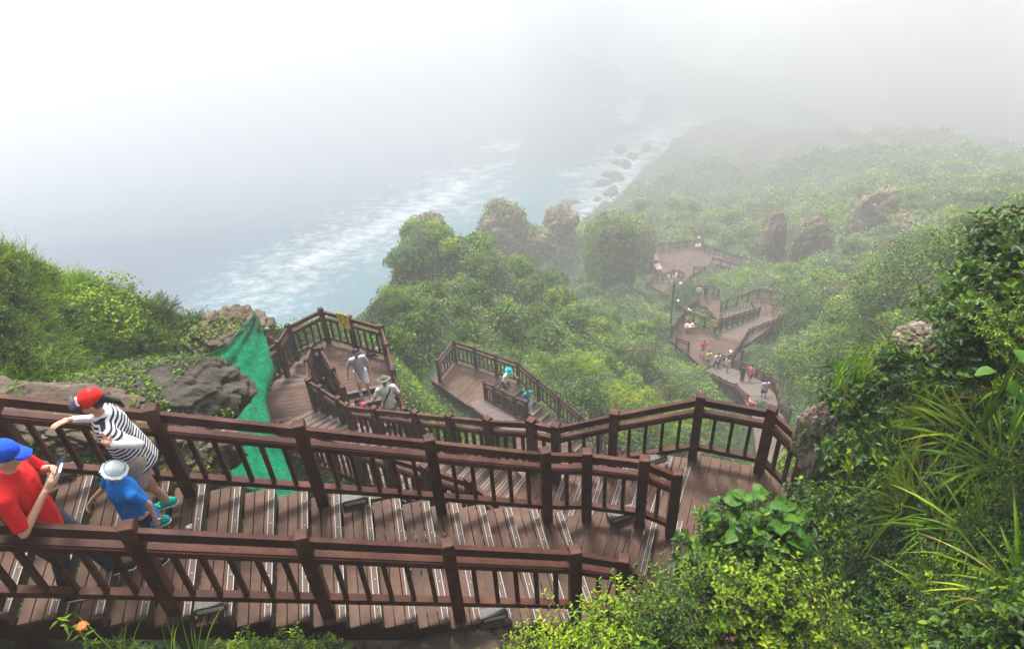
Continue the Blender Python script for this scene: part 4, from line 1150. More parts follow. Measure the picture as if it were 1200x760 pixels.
# ------------------------------------------------------------------ close plants: real leaves on twigs
def leaf6(P, A, Nn, L, Wd, fold=.25, droop=.15):
    """pointed oval leaves, 6 corners, folded on the midrib. A = direction of the leaf"""
    n = len(P); B = np.cross(Nn, A); B /= np.linalg.norm(B, axis=1)[:, None] + 1e-9
    L = np.broadcast_to(L, n)[:, None]; Wd = np.broadcast_to(Wd, n)[:, None]
    up = np.cross(A, B)
    v = np.empty((n, 6, 3))
    v[:, 0] = P; v[:, 3] = P + A * L - up * (-1) * 0 - Nn * L * droop
    v[:, 1] = P + A * L * .32 + B * Wd * .5 + Nn * Wd * fold; v[:, 2] = P + A * L * .72 + B * Wd * .38 + Nn * (Wd * fold - L * droop * .5)
    v[:, 4] = P + A * L * .72 - B * Wd * .38 + Nn * (Wd * fold - L * droop * .5); v[:, 5] = P + A * L * .32 - B * Wd * .5 + Nn * Wd * fold
    b = (np.arange(n) * 6)[:, None]
    q = np.concatenate([b + np.array([[0, 1, 2, 3]]), b + np.array([[0, 3, 4, 5]])])
    return v.reshape(-1, 3), q

def twig_bush(seed, nt_, per, L, mats, w, spread=1.0, whorl=True, wid=.5, lean=.5):
    rg = np.random.default_rng(seed)
    P, A, Nn, T = [], [], [], []
    tw = MB()
    for i in range(nt_):
        dd = unit(V(*(rg.normal(0, 1, 2) * spread), abs(rg.normal(.9, .35)) + .15))
        rad = rg.uniform(.55, 1.0)
        base = V(*(rg.normal(0, .16, 2)), 0); tip = base + dd * rad
        midp = (base + tip) / 2 + V(0, 0, .08)
        tw.tube([base, midp, tip], [.014, .009, .004], 4)
        tone = rg.random()
        for j in range(per):
            f = 1 - (j / per) ** 1.3 * .65
            p = base + (tip - base) * f + V(0, 0, .08) * (1 - abs(2 * f - 1))
            a = j * 2.4 + rg.uniform(-.3, .3)
            u = unit(np.cross(dd, V(.3, .2, .9))); v2 = np.cross(dd, u)
            out = u * math.cos(a) + v2 * math.sin(a)
            al = unit(out + dd * lean * (1.2 if j < 4 else .5) + V(0, 0, .1))
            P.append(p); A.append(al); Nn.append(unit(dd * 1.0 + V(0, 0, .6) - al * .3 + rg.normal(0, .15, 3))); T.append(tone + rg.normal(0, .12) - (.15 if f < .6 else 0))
    P, A, Nn, T = map(np.array, (P, A, Nn, T))
    v, q = leaf6(P, A, Nn, L * rg.uniform(.6, 1.25, len(P)), L * wid * rg.uniform(.8, 1.2, len(P)))
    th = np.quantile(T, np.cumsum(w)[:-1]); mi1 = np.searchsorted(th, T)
    me = quick_mesh("leaves", v, q, np.concatenate([mi1, mi1]))
    for mm in mats: me.materials.append(mm)
    tm = tw.mesh("twigs"); tm.materials.append(M["bark"])
    return me, tm
NB = {
 "ivy": [twig_bush(s, 80, 15, .13, [M["near_dark"], M["near_dark"], M["near_mid"], LMD], [.4, .3, .2, .1], 1.0, wid=.62) for s in (101, 102, 103)],
 "box": [twig_bush(s, 110, 14, .08, [M["near_dark"], M["near_mid"], LMD], [.35, .4, .25], 1.1, wid=.5) for s in (104, 105, 106)],
 "limebox": [twig_bush(s, 110, 14, .085, [M["near_mid"], LMD, LLM], [.3, .4, .3], 1.1, wid=.5) for s in (107, 108)],
 "pale": [twig_bush(s, 60, 16, .10, [LMD, LLM, M["leaf_olive"]], [.35, .3, .35], 1.0, wid=.45) for s in (109,)],
}
NBL = {"ivy": "dark shrub with rounded glossy leaves", "box": "green shrub with small crowded leaves", "limebox": "fresh lime green shrub with small leaves", "pale": "pale green leafy shrub"}
def near_plant(kind, p, R, where, normal=None):
    lm, tm = random.choice(NB[kind])
    t = tag(empty("leafy_shrub", p, random.uniform(0, 6.28)), NBL[kind] + " " + where, "shrub", NBL[kind].replace("shrub", "shrubs") + " " + where)
    t.scale = (R, R, R); PLANTS.append((t, np.array(p, float), NBL[kind]))
    if normal is not None:
        qn = Vector([float(c) for c in unit(V(0, 0, 1) * .6 + normal)]).to_track_quat('Z', 'Y')
        t.rotation_mode = 'QUATERNION'; t.rotation_quaternion = qn @ Matrix.Rotation(random.uniform(0, 6.28), 3, 'Z').to_quaternion()
    a = bpy.data.objects.new("leaves", lm); COL.objects.link(a); a.parent = t
    b_ = bpy.data.objects.new("twigs", tm); COL.objects.link(b_); b_.parent = t
    return t
def gnormal(x, y):
    e = .5
    h = interp_h(np.array([x - e, x + e, x, x]), np.array([y, y, y - e, y + e]))
    return unit(V(-(h[1] - h[0]) / (2 * e), -(h[3] - h[2]) / (2 * e), 1))
npl = 0
DONE = []
for _ in range(5000):
    if npl >= 250: break
    px, py = random.uniform(560, 1240), random.uniform(262, 800)
    # outline of the near right slope in the picture
    xs = np.interp(py, [262, 330, 375, 430, 480, 560, 585, 640, 690, 700, 760, 800], [1195, 1130, 1040, 985, 965, 950, 850, 840, 800, 690, 600, 560])
    if px < xs: continue
    p = on_ground(px, py, 2.5, 18)
    D = np.linalg.norm(p)
    if D < 3 or D > 16: continue
    if any(np.linalg.norm(p - a) < .34 for a in DONE): continue
    if (np.linalg.norm(CL[:, :3] - (p + V(0, 0, .3)), axis=1) < .75).any(): continue
    DONE.append(p)
    t_ = vnoise(np.array([px]), np.array([py]), 120, 5)[0] + random.uniform(-.25, .25)
    kind = ("limebox" if t_ > .5 else "box") if py > 620 and px < 1000 else ("ivy" if t_ < .62 else "box" if t_ < .85 else "limebox")
    wh = "at the bottom right corner" if py > 640 else "on the right slope below the crest" if py > 450 else "along the crest of the right slope"
    near_plant(kind, p - V(0, 0, .04), random.uniform(.36, .62), wh, gnormal(p[0], p[1]))
    npl += 1
print("near plants", npl)
for (px, py, D, k, R) in ((700, 742, 6.3, "limebox", .45), (748, 728, 6.4, "limebox", .42), (655, 765, 6.2, "limebox", .38), (800, 705, 6.6, "box", .45), (848, 650, 7.2, "ivy", .48), (875, 630, 7.4, "ivy", .48), (710, 785, 5.6, "limebox", .4), (770, 745, 5.8, "box", .5), (900, 650, 6.8, "ivy", .55), (850, 700, 6.2, "box", .5), (920, 700, 6, "limebox", .5), (600, 795, 6.4, "limebox", .33), (992, 478, 9.6, "ivy", .45), (1000, 520, 9.2, "ivy", .5), (1010, 450, 9.8, "ivy", .5), (955, 595, 8.3, "ivy", .4), (1040, 430, 10.2, "ivy", .5), (1130, 395, 10.2, "ivy", .35), (1196, 292, 8.6, "ivy", .55), (1172, 318, 8.6, "ivy", .5), (1150, 345, 8.8, "ivy", .5), (1190, 340, 7.8, "ivy", .5), (1165, 372, 8.2, "ivy", .45), (1215, 275, 8.4, "ivy", .55), (1125, 362, 9.4, "ivy", .4), (1200, 380, 7.0, "limebox", .35), (1135, 415, 8.0, "ivy", .4)):
    near_plant(k, WD(px, py, D) - V(0, 0, R * .6), R * 1.1, "by the near railing")
for (px, py, D) in ((300, 772, 8.0), (340, 768, 8.0), (375, 772, 8.1), (262, 778, 8.0), (130, 775, 8.2)):
    near_plant("pale", WD(px, py, D) - V(0, 0, .1), .34, "peeping up along the bottom edge")
# left hill shrubs
nl = 0
for _ in range(3000):
    if nl >= 95: break
    px, py = random.uniform(-30, 330), random.uniform(250, 560)
    p = on_ground(px, py, 5, 24); D = np.linalg.norm(p)
    if D < 6 or D > 23 or p[0] > -3.6: continue
    if (np.linalg.norm(CL[:, :3] - (p + V(0, 0, .3)), axis=1) < 1.0).any(): continue
    if any(np.linalg.norm(p - a) < .45 for a in DONE): continue
    if 150 < px < 300 and 405 < py < 580: continue
    DONE.append(p); t_ = vnoise(np.array([px]), np.array([py]), 70, 8)[0] + random.uniform(-.2, .2)
    if t_ > .62 and px < 230: continue
    kind = "box" if t_ < .4 else "limebox" if t_ > .58 else random.choice(["ivy", "box", "pale"])
    near_plant(kind, p - V(0, 0, .08), random.uniform(.28, .45) * (1 + .02 * D), "on the left hill above the sea", gnormal(p[0], p[1]))
    nl += 1

# ------------------------------------------------------------------ grasses
def blades(n, L, w, spread=.5, seed=0, segs=6, droop=1.0, base=.08, mats=None, dry=.08):
    rg = np.random.default_rng(seed)
    V_, Q_, I_ = [], [], []
    for i in range(n):
        a = rg.uniform(0, 2 * math.pi); l = L * rg.uniform(.55, 1.15); ww = w * rg.uniform(.7, 1.2)
        out = V(math.cos(a), math.sin(a), 0); p = V(*(rg.normal(0, base, 2)), 0)
        el = rg.uniform(.9, 1.5); d_ = unit(out * math.cos(el) * (spread * 2) + V(0, 0, math.sin(el)))
        side = unit(np.cross(d_, V(0, 0, 1)) + rg.normal(0, .2, 3))
        rate = droop * rg.uniform(.6, 1.5) / segs
        s0 = len(V_)
        for k in range(segs + 1):
            f = k / segs
            wd = ww * (0.55 + .9 * f) * (1 - f) ** .6 if f < 1 else 0
            wd = ww * min(1, .5 + f * 2) * (1 - f ** 2.2)
            V_ += [p - side * wd / 2, p + side * wd / 2]
            p = p + d_ * l / segs
            d_ = unit(d_ + V(0, 0, -rate * (1 + 2 * f)) + out * rate * .25)
        for k in range(segs):
            b = s0 + 2 * k; Q_.append((b, b + 1, b + 3, b + 2)); I_.append(1 if (i / n) < dry else 0)
    me = quick_mesh("blades", np.array(V_), np.array(Q_), np.array(I_))
    for mm in (mats or (M["blade"], M["blade_dry"])): me.materials.append(mm)
    return me
TG = [blades(70, 1.45, .046, .42, s, 7, 1.0, .09) for s in (1, 2, 3, 4)]
def clump(me, name, label, p, s, group=None, tiltv=None, rz=None):
    t = link(name, me, loc=p, rotz=random.uniform(0, 6.28) if rz is None else rz)
    t.scale = (s, s, s)
    if tiltv is not None:
        t.rotation_mode = 'QUATERNION'; t.rotation_quaternion = Vector([float(c) for c in unit(tiltv)]).to_track_quat('Z', 'Y') @ Matrix.Rotation(random.uniform(0, 6.28), 3, 'Z').to_quaternion()
    tag(t, label, "grass clump", group); return t
for i, (px, py, D, s) in enumerate(((1098, 500, 5.9, 1.0), (1140, 520, 5.4, 1.05), (1175, 560, 5.0, .9), (1130, 450, 6.6, 1.0), (1185, 470, 5.6, .9), (1070, 600, 5.6, .95), (1110, 620, 5.0, .9), (1160, 650, 4.6, .8), (1060, 440, 8.0, .7), (1195, 700, 4.0, .7), (1100, 700, 4.4, .6),
                                    (1040, 545, 6.8, .7), (1195, 420, 6.2, .8), (995, 700, 5.2, .45))):
    p = on_ground(px, py, 2.5, 16)
    clump(TG[i % 4], "tall_grass", "clump of long arching yellow-green grass blades on the right slope", p - V(0, 0, .03), s, "arching grass clumps on the right slope", tiltv=V(-.45, -.25, 1))
TG2 = blades(26, .62, .022, .3, 9, 5, .5, .05)
clump(TG2, "tall_grass", "upright yellow-green grass tuft on top of the crest above the railing end", WD(986, 448, 9.3) - V(0, 0, .1), 1.05)
clump(TG2, "tall_grass", "second upright grass tuft, left of the reddish grey boulder", WD(1010, 436, 9.6) - V(0, 0, .1), .8)
for i, (px, py, D, s) in enumerate(((150, 778, 7.2, .62), (205, 780, 7.0, .7), (232, 776, 7.1, .55))):
    clump(blades(13, .95, .018, .4, 30 + i, 6, .6, .05, dry=0), "grass_tuft", ["sparse grass tuft right of the orange lily", "tallest loose grass tuft in front of the near railing", "thin grass tuft right of the tallest one at the bottom edge"][i], WD(px, py, D), s)
# left hill grass: one carpet of blades
def blade_field(n, boxfn, L, w, seed, name, label):
    rg = np.random.default_rng(seed); base = []
    V_, Q_ = [], []
    tuft = [blades(16, 1, .03, .45, 50 + s, 4, .9, .1) for s in range(4)]
    vt = []
    for me in tuft:
        v = np.empty(len(me.vertices) * 3, np.float32); me.vertices.foreach_get("co", v); q = np.empty(len(me.loops), np.int32); me.loops.foreach_get("vertex_index", q); vt.append((v.reshape(-1, 3).astype(float), q.reshape(-1, 4)))
    off = 0; k = 0; tr = 0
    while k < n and tr < n * 12:
        tr += 1
        p = boxfn(rg)
        if p is None: continue
        v, q = vt[rg.integers(4)]; a = rg.uniform(0, 6.28); ca, sa = math.cos(a), math.sin(a); s = L * rg.uniform(.6, 1.3)
        vv = v * s; vv = np.stack([vv[:, 0] * ca - vv[:, 1] * sa, vv[:, 0] * sa + vv[:, 1] * ca, vv[:, 2]], 1) + p
        V_.append(vv); Q_.append(q + off); off += len(vv); k += 1
    me = quick_mesh(name, np.concatenate(V_), np.concatenate(Q_)); me.materials.append(M["blade"])
    return tag(link(name, me), label, "grass", kind="stuff")
def lh(rg):
    px, py = rg.uniform(-30, 300), rg.uniform(240, 480)
    t_ = vnoise(np.array([px]), np.array([py]), 70, 8)[0] + rg.uniform(-.15, .15)
    if t_ < .3: return None
    if px > 200 and rg.random() < .6: return None
    p = on_ground(px, py, 6, 24); D = np.linalg.norm(p)
    if D > 22 or D < 6.5 or p[0] > -4.2: return None
    return p - V(0, 0, .04)
blade_field(1400, lh, .5, .024, 5, "hill_grass", "long yellow-green grass bending over the left hill")

# big-leaved hydrangea: every leaf a part
def big_leaf_mesh():
    mb = MB(); n = 7; vs = []; prof = [0.0, .32, .46, .48, .42, .27, 0.02]
    for i in range(n):
        f = i / (n - 1); y = f; z = -.22 * f * f + .03 * math.sin(f * 20)
        vs += [(-prof[i], y, z + prof[i] * .28), (0, y, z), (prof[i], y, z + prof[i] * .28)]
    fs = []
    for i in range(n - 1):
        a = i * 3; fs += [(a, a + 1, a + 4, a + 3), (a + 1, a + 2, a + 5, a + 4)]
    mb.add(vs, fs); me = mb.mesh("leaf"); me.materials.append(M["leaf_big"])
    for p in me.polygons: p.use_smooth = True
    return me
BLM = big_leaf_mesh()
def big_bush(label, px, py, D, n, L, spread, seed):
    rg = random.Random(seed); c = WD(px, py, D)
    t = tag(empty("hydrangea", c - V(0, 0, .35)), label, "plant")
    st = MB()
    for i in range(n):
        a = rg.uniform(0, 6.28); r_ = spread * math.sqrt(rg.random()); z = .35 + .28 * (1 - (r_ / spread) ** 2) + rg.uniform(-.08, .08)
        o = bpy.data.objects.new("leaf", BLM); COL.objects.link(o); o.parent = t
        o.location = (r_ * math.cos(a), r_ * math.sin(a), z)
        o.rotation_euler = (rg.uniform(-.5, .25), rg.uniform(-.35, .35), a - 1.57 + rg.uniform(-.8, .8)); s = L * rg.uniform(.6, 1.2); o.scale = (s * .8, s, s)
        st.tube([V(0, 0, -.2), V(r_ * math.cos(a) * .5, r_ * math.sin(a) * .5, z * .6), V(r_ * math.cos(a), r_ * math.sin(a), z)], [.008, .006, .004], 4)
    st.build("stems", M["leaf"]).parent = t
big_bush("broad-leaved bright green plant with large leaves beside the wide landing", 884, 622, 7.2, 80, .16, .36, 3)
big_bush("smaller clump of large soft green leaves right below the broad-leaved plant", 912, 655, 6.9, 16, .21, .2, 4)
big_bush("small sprig of wide bright leaves near the right edge among the grasses", 1180, 436, 6.0, 8, .12, .12, 6)
# orange lily at the lower left
lc = WD(104, 752, 7.4)
t = tag(empty("lily", lc), "orange lily in flower on a leafy stem in front of the near railing", "flower")
mb = MB(); tipp = V(.02, .02, .22)
mb.tube([V(0, 0, -.1), V(0, .01, .1), tipp], .006, 5); mb.tube([V(0, 0, .1), V(-.06, 0, .25), V(-.11, 0, .42)], [.006, .005, .003], 5)
mb.build("stem", M["leaf"]).parent = t
pm = MB(); pm.add([(0, 0, 0), (-.018, .035, .012), (0, .065, -.012), (.018, .035, .012)], [(0, 1, 2, 3)]); pme = pm.mesh("petal"); pme.materials.append(M["petal"])
for k in range(6):
    o = bpy.data.objects.new("petal", pme); COL.objects.link(o); o.parent = t; o.location = tuple(tipp); o.rotation_euler = (-.5, 0, k * 1.047)
lf = MB(); lf.add([(0, 0, 0), (-.014, .04, 0), (0, .1, -.02), (.014, .04, 0)], [(0, 1, 2, 3)]); lfe = lf.mesh("leaf"); lfe.materials.append(M["leaf_lime"])
for k in range(16):
    o = bpy.data.objects.new("leaf", lfe); COL.objects.link(o); o.parent = t; f = k / 16
    o.location = (-.11 * max(0, f - .3) * 1.4, 0, -.05 + .45 * f); o.rotation_euler = (-.2, 0, k * 2.4)

# ------------------------------------------------------------------ green net
m, nt, b = new_mat("green_net")
tcn = N(nt, "ShaderNodeTexCoord")
fz = noise_tex(nt, tcn.outputs["Object"], 7, 5, .7)
nt.links.new(ramp(nt, fz, [(.35, (.0, .11, .05)), (.65, (.0, .30, .14))]), b.inputs["Base Color"]); b.inputs["Roughness"].default_value = .9; b.inputs["Specular IOR Level"].default_value = .1
bump(nt, b, noise_tex(nt, tcn.outputs["Object"], 30, 3, .7), .8, .03)
tp_ = N(nt, "ShaderNodeBsdfTransparent"); mx = N(nt, "ShaderNodeMixShader")
fz2 = noise_tex(nt, tcn.outputs["Object"], 22, 2, .5)
fz = mixc(nt, .45, fz, fz2)
nt.links.new(ramp(nt, fz, [(.4, (.35,) * 3), (.6, (.65,) * 3)]), mx.inputs[0]); nt.links.new(b.outputs[0], mx.inputs[1]); nt.links.new(tp_.outputs[0], mx.inputs[2])
nt.links.new(mx.outputs[0], nt.nodes["Material Output"].inputs[0])
M["net"] = m
def net(name, label, grid, sub=6):
    """grid: rows of (px, py, dist); draped and wrinkled sheet"""
    G = np.array([[WD(*q) for q in row] for row in grid]); R_, C_ = G.shape[:2]
    rr2, cc2 = (R_ - 1) * sub + 1, (C_ - 1) * sub + 1
    P = np.empty((rr2, cc2, 3))
    for i in range(rr2):
        for j in range(cc2):
            a, b_ = min(i // sub, R_ - 2), min(j // sub, C_ - 2); u, v = i / sub - a, j / sub - b_
            P[i, j] = (G[a, b_] * (1 - v) + G[a, b_ + 1] * v) * (1 - u) + (G[a + 1, b_] * (1 - v) + G[a + 1, b_ + 1] * v) * u
            q = Vector(P[i, j]); P[i, j] += unit(V(.4, -.8, .45)) * (mnoise.fractal(q * .9, 1, 2, 4) * .28 + .10 * math.sin(j * 1.7 + i * .15))
    idx = np.arange(rr2 * cc2).reshape(rr2, cc2)
    me = quick_mesh(name, P.reshape(-1, 3), np.stack([idx[:-1, :-1], idx[:-1, 1:], idx[1:, 1:], idx[1:, :-1]], -1).reshape(-1, 4), smooth=True)
    me.materials.append(M["net"]); o = link(name, me)
    sol = o.modifiers.new("thick", 'SOLIDIFY'); sol.thickness = .006
    return tag(o, label, "net")
net("safety_net", "green plastic net hanging from the rock shoulder down beside the left landing", [[(298, 366, 18.4), (300, 368, 18.4), (303, 372, 18.4)], [(268, 400, 17.4), (288, 402, 17.8), (314, 406, 18.0)], [(236, 421, 16.6), (275, 430, 16.9), (322, 436, 17.4)], [(262, 452, 15.8), (285, 460, 16.2), (312, 470, 16.6)], [(272, 495, 14.9), (290, 500, 15.2), (320, 505, 15.6)], [(262, 530, 13.8), (295, 540, 14.2), (345, 550, 14.6)], [(255, 558, 13.0), (300, 574, 13.2), (352, 596, 13.5)]])
mb = MB(); mb.tube([WD(212, 402, 14.6), WD(238, 421, 16.5)], .03, 6); tag(mb.build("pole", M["grey"]), "grey pole holding the left corner of the green net", "pole")
# ------------------------------------------------------------------ people
SKIN = plain("skin", (0.52, 0.29, 0.19), 0.55, 0, 0.06, 6)
def cloth(name, col, rough=.85, var=.12):
    m_ = plain("cloth_" + name, col, rough, 0, var, 5, 0, .2); nt_ = m_.node_tree; bump(nt_, nt_.nodes["Principled BSDF"], noise_tex(nt_, coords(nt_, (1.6, 1.6, .8)), 7, 4, .55), .55, .035); return m_
CM = {k: cloth(k, c) for k, c in dict(red=(.62, .015, .015), blue=(.01, .17, .55), royal=(.01, .07, .5), white=(.75, .75, .74), khaki=(.42, .35, .26), navy=(.02, .025, .06), jeans=(.035, .04, .06), coral=(.7, .15, .12),
      pink=(.75, .08, .16), teal=(.01, .32, .38), tealshirt=(.01, .3, .42), grey=(.3, .3, .33), lilac=(.5, .48, .6), olive=(.10, .11, .08), yellow=(.7, .6, .15), purple=(.16, .13, .32), orange=(.7, .2, .05), black=(.015, .015, .02), palegrey=(.42, .43, .5), peach=(.65, .4, .3), hotpink=(.8, .08, .3), green=(.01, .4, .34), lime=(.6, .7, .05), cyan=(.12, .42, .5)).items()}
HAIR = plain("hair", (.012, .009, .008), .5, 0, .3, 30)
# striped shirt: bands across the height of the garment
m, nt, b = new_mat("striped_cloth")
tcn = N(nt, "ShaderNodeTexCoord"); sp = N(nt, "ShaderNodeSeparateXYZ"); nt.links.new(tcn.outputs["Object"], sp.inputs[0])
mu = N(nt, "ShaderNodeMath", operation='MULTIPLY'); nt.links.new(sp.outputs[2], mu.inputs[0]); mu.inputs[1].default_value = 26.0
mx_ = N(nt, "ShaderNodeMath", operation='MULTIPLY'); nt.links.new(sp.outputs[0], mx_.inputs[0]); mx_.inputs[1].default_value = 9.0
ad = N(nt, "ShaderNodeMath", operation='ADD'); nt.links.new(mu.outputs[0], ad.inputs[0]); nt.links.new(mx_.outputs[0], ad.inputs[1])
fr_ = N(nt, "ShaderNodeMath", operation='FRACT'); nt.links.new(ad.outputs[0], fr_.inputs[0])
st_ = N(nt, "ShaderNodeMath", operation='GREATER_THAN'); nt.links.new(fr_.outputs[0], st_.inputs[0]); st_.inputs[1].default_value = .5
yo = N(nt, "ShaderNodeMath", operation='LESS_THAN'); nt.links.new(sp.outputs[2], yo.inputs[0]); yo.inputs[1].default_value = 1.43
ml = N(nt, "ShaderNodeMath", operation='MULTIPLY'); nt.links.new(st_.outputs[0], ml.inputs[0]); nt.links.new(yo.outputs[0], ml.inputs[1])
nt.links.new(mixc(nt, ml.outputs[0], (.75, .75, .75), (.012, .015, .035)), b.inputs["Base Color"]); b.inputs["Roughness"].default_value = .85; bump(nt, b, noise_tex(nt, tcn.outputs["Object"], 9, 4, .6), .4, .03)
CM["striped"] = m

def cap(mb, a, b_, ra, rb, n=12, flat=(False, False), sq=1.0, axis=None):
    """tapered capsule; sq squashes the section along axis (a direction)"""
    a = np.asarray(a, float); b_ = np.asarray(b_, float); d_ = unit(b_ - a)
    if axis is None: axis = (0.9, 0.1, 0.05) if abs(d_[0]) < .8 else (0, 1, .1)
    u = np.asarray(axis, float); u = unit(u - d_ * np.dot(u, d_)); v = np.cross(d_, u)
    rings = []
    if not flat[0]:
        for t in (80, 52, 25): rings.append((a - d_ * ra * math.sin(math.radians(t)), ra * math.cos(math.radians(t))))
    rings.append((a, ra)); rings.append(((a + b_) / 2, (ra + rb) / 2)); rings.append((b_, rb))
    if not flat[1]:
        for t in (25, 52, 80): rings.append((b_ + d_ * rb * math.sin(math.radians(t)), rb * math.cos(math.radians(t))))
    vs = [];
    for c, r in rings:
        for k in range(n):
            t = 2 * math.pi * k / n; vs.append(c + u * r * sq * math.cos(t) + v * r * math.sin(t))
    fs = []
    for i in range(len(rings) - 1):
        for k in range(n): fs.append((i * n + k, i * n + (k + 1) % n, (i + 1) * n + (k + 1) % n, (i + 1) * n + k))
    fs.append(tuple(range(n - 1, -1, -1))); fs.append(tuple(range((len(rings) - 1) * n, len(rings) * n)))
    mb.add(vs, fs)

def ell(mb, c, r, rot=None, n=14):
    vs = []; c = np.asarray(c, float); R = np.eye(3) if rot is None else np.array(rot)
    for i in range(1, 8):
        th = math.pi * i / 8
        for k in range(n):
            ph = 2 * math.pi * k / n
            vs.append(c + R @ V(r[0] * math.sin(th) * math.cos(ph), r[1] * math.sin(th) * math.sin(ph), r[2] * math.cos(th)))
    vs.append(c + R @ V(0, 0, r[2])); vs.append(c - R @ V(0, 0, r[2])); top, bot = len(vs) - 2, len(vs) - 1
    fs = []
    for i in range(6):
        for k in range(n): fs.append((i * n + k, (i + 1) * n + k, (i + 1) * n + (k + 1) % n, i * n + (k + 1) % n))
    for k in range(n): fs.append((top, k, (k + 1) % n)); fs.append((bot, 6 * n + (k + 1) % n, 6 * n + k))
    mb.add(vs, fs)

def remesh(mb, name, voxel, mat, smooth=3, fac=.5):
    me = mb.mesh(name); o = bpy.data.objects.new(name, me); COL.objects.link(o)
    r = o.modifiers.new("r", 'REMESH'); r.mode = 'VOXEL'; r.voxel_size = voxel; r.use_smooth_shade = True
    if smooth: s = o.modifiers.new("s", 'SMOOTH'); s.iterations = smooth; s.factor = fac
    dg = bpy.context.evaluated_depsgraph_get()
    out = bpy.data.meshes.new_from_object(o.evaluated_get(dg)); out.name = name
    bpy.data.objects.remove(o); bpy.data.meshes.remove(me)
    out.materials.clear(); out.materials.append(mat)
    return out

def rotm(yaw, pitch=0, roll=0):
    return np.array((Matrix.Rotation(yaw, 3, 'Z') @ Matrix.Rotation(pitch, 3, 'Y') @ Matrix.Rotation(roll, 3, 'X')))

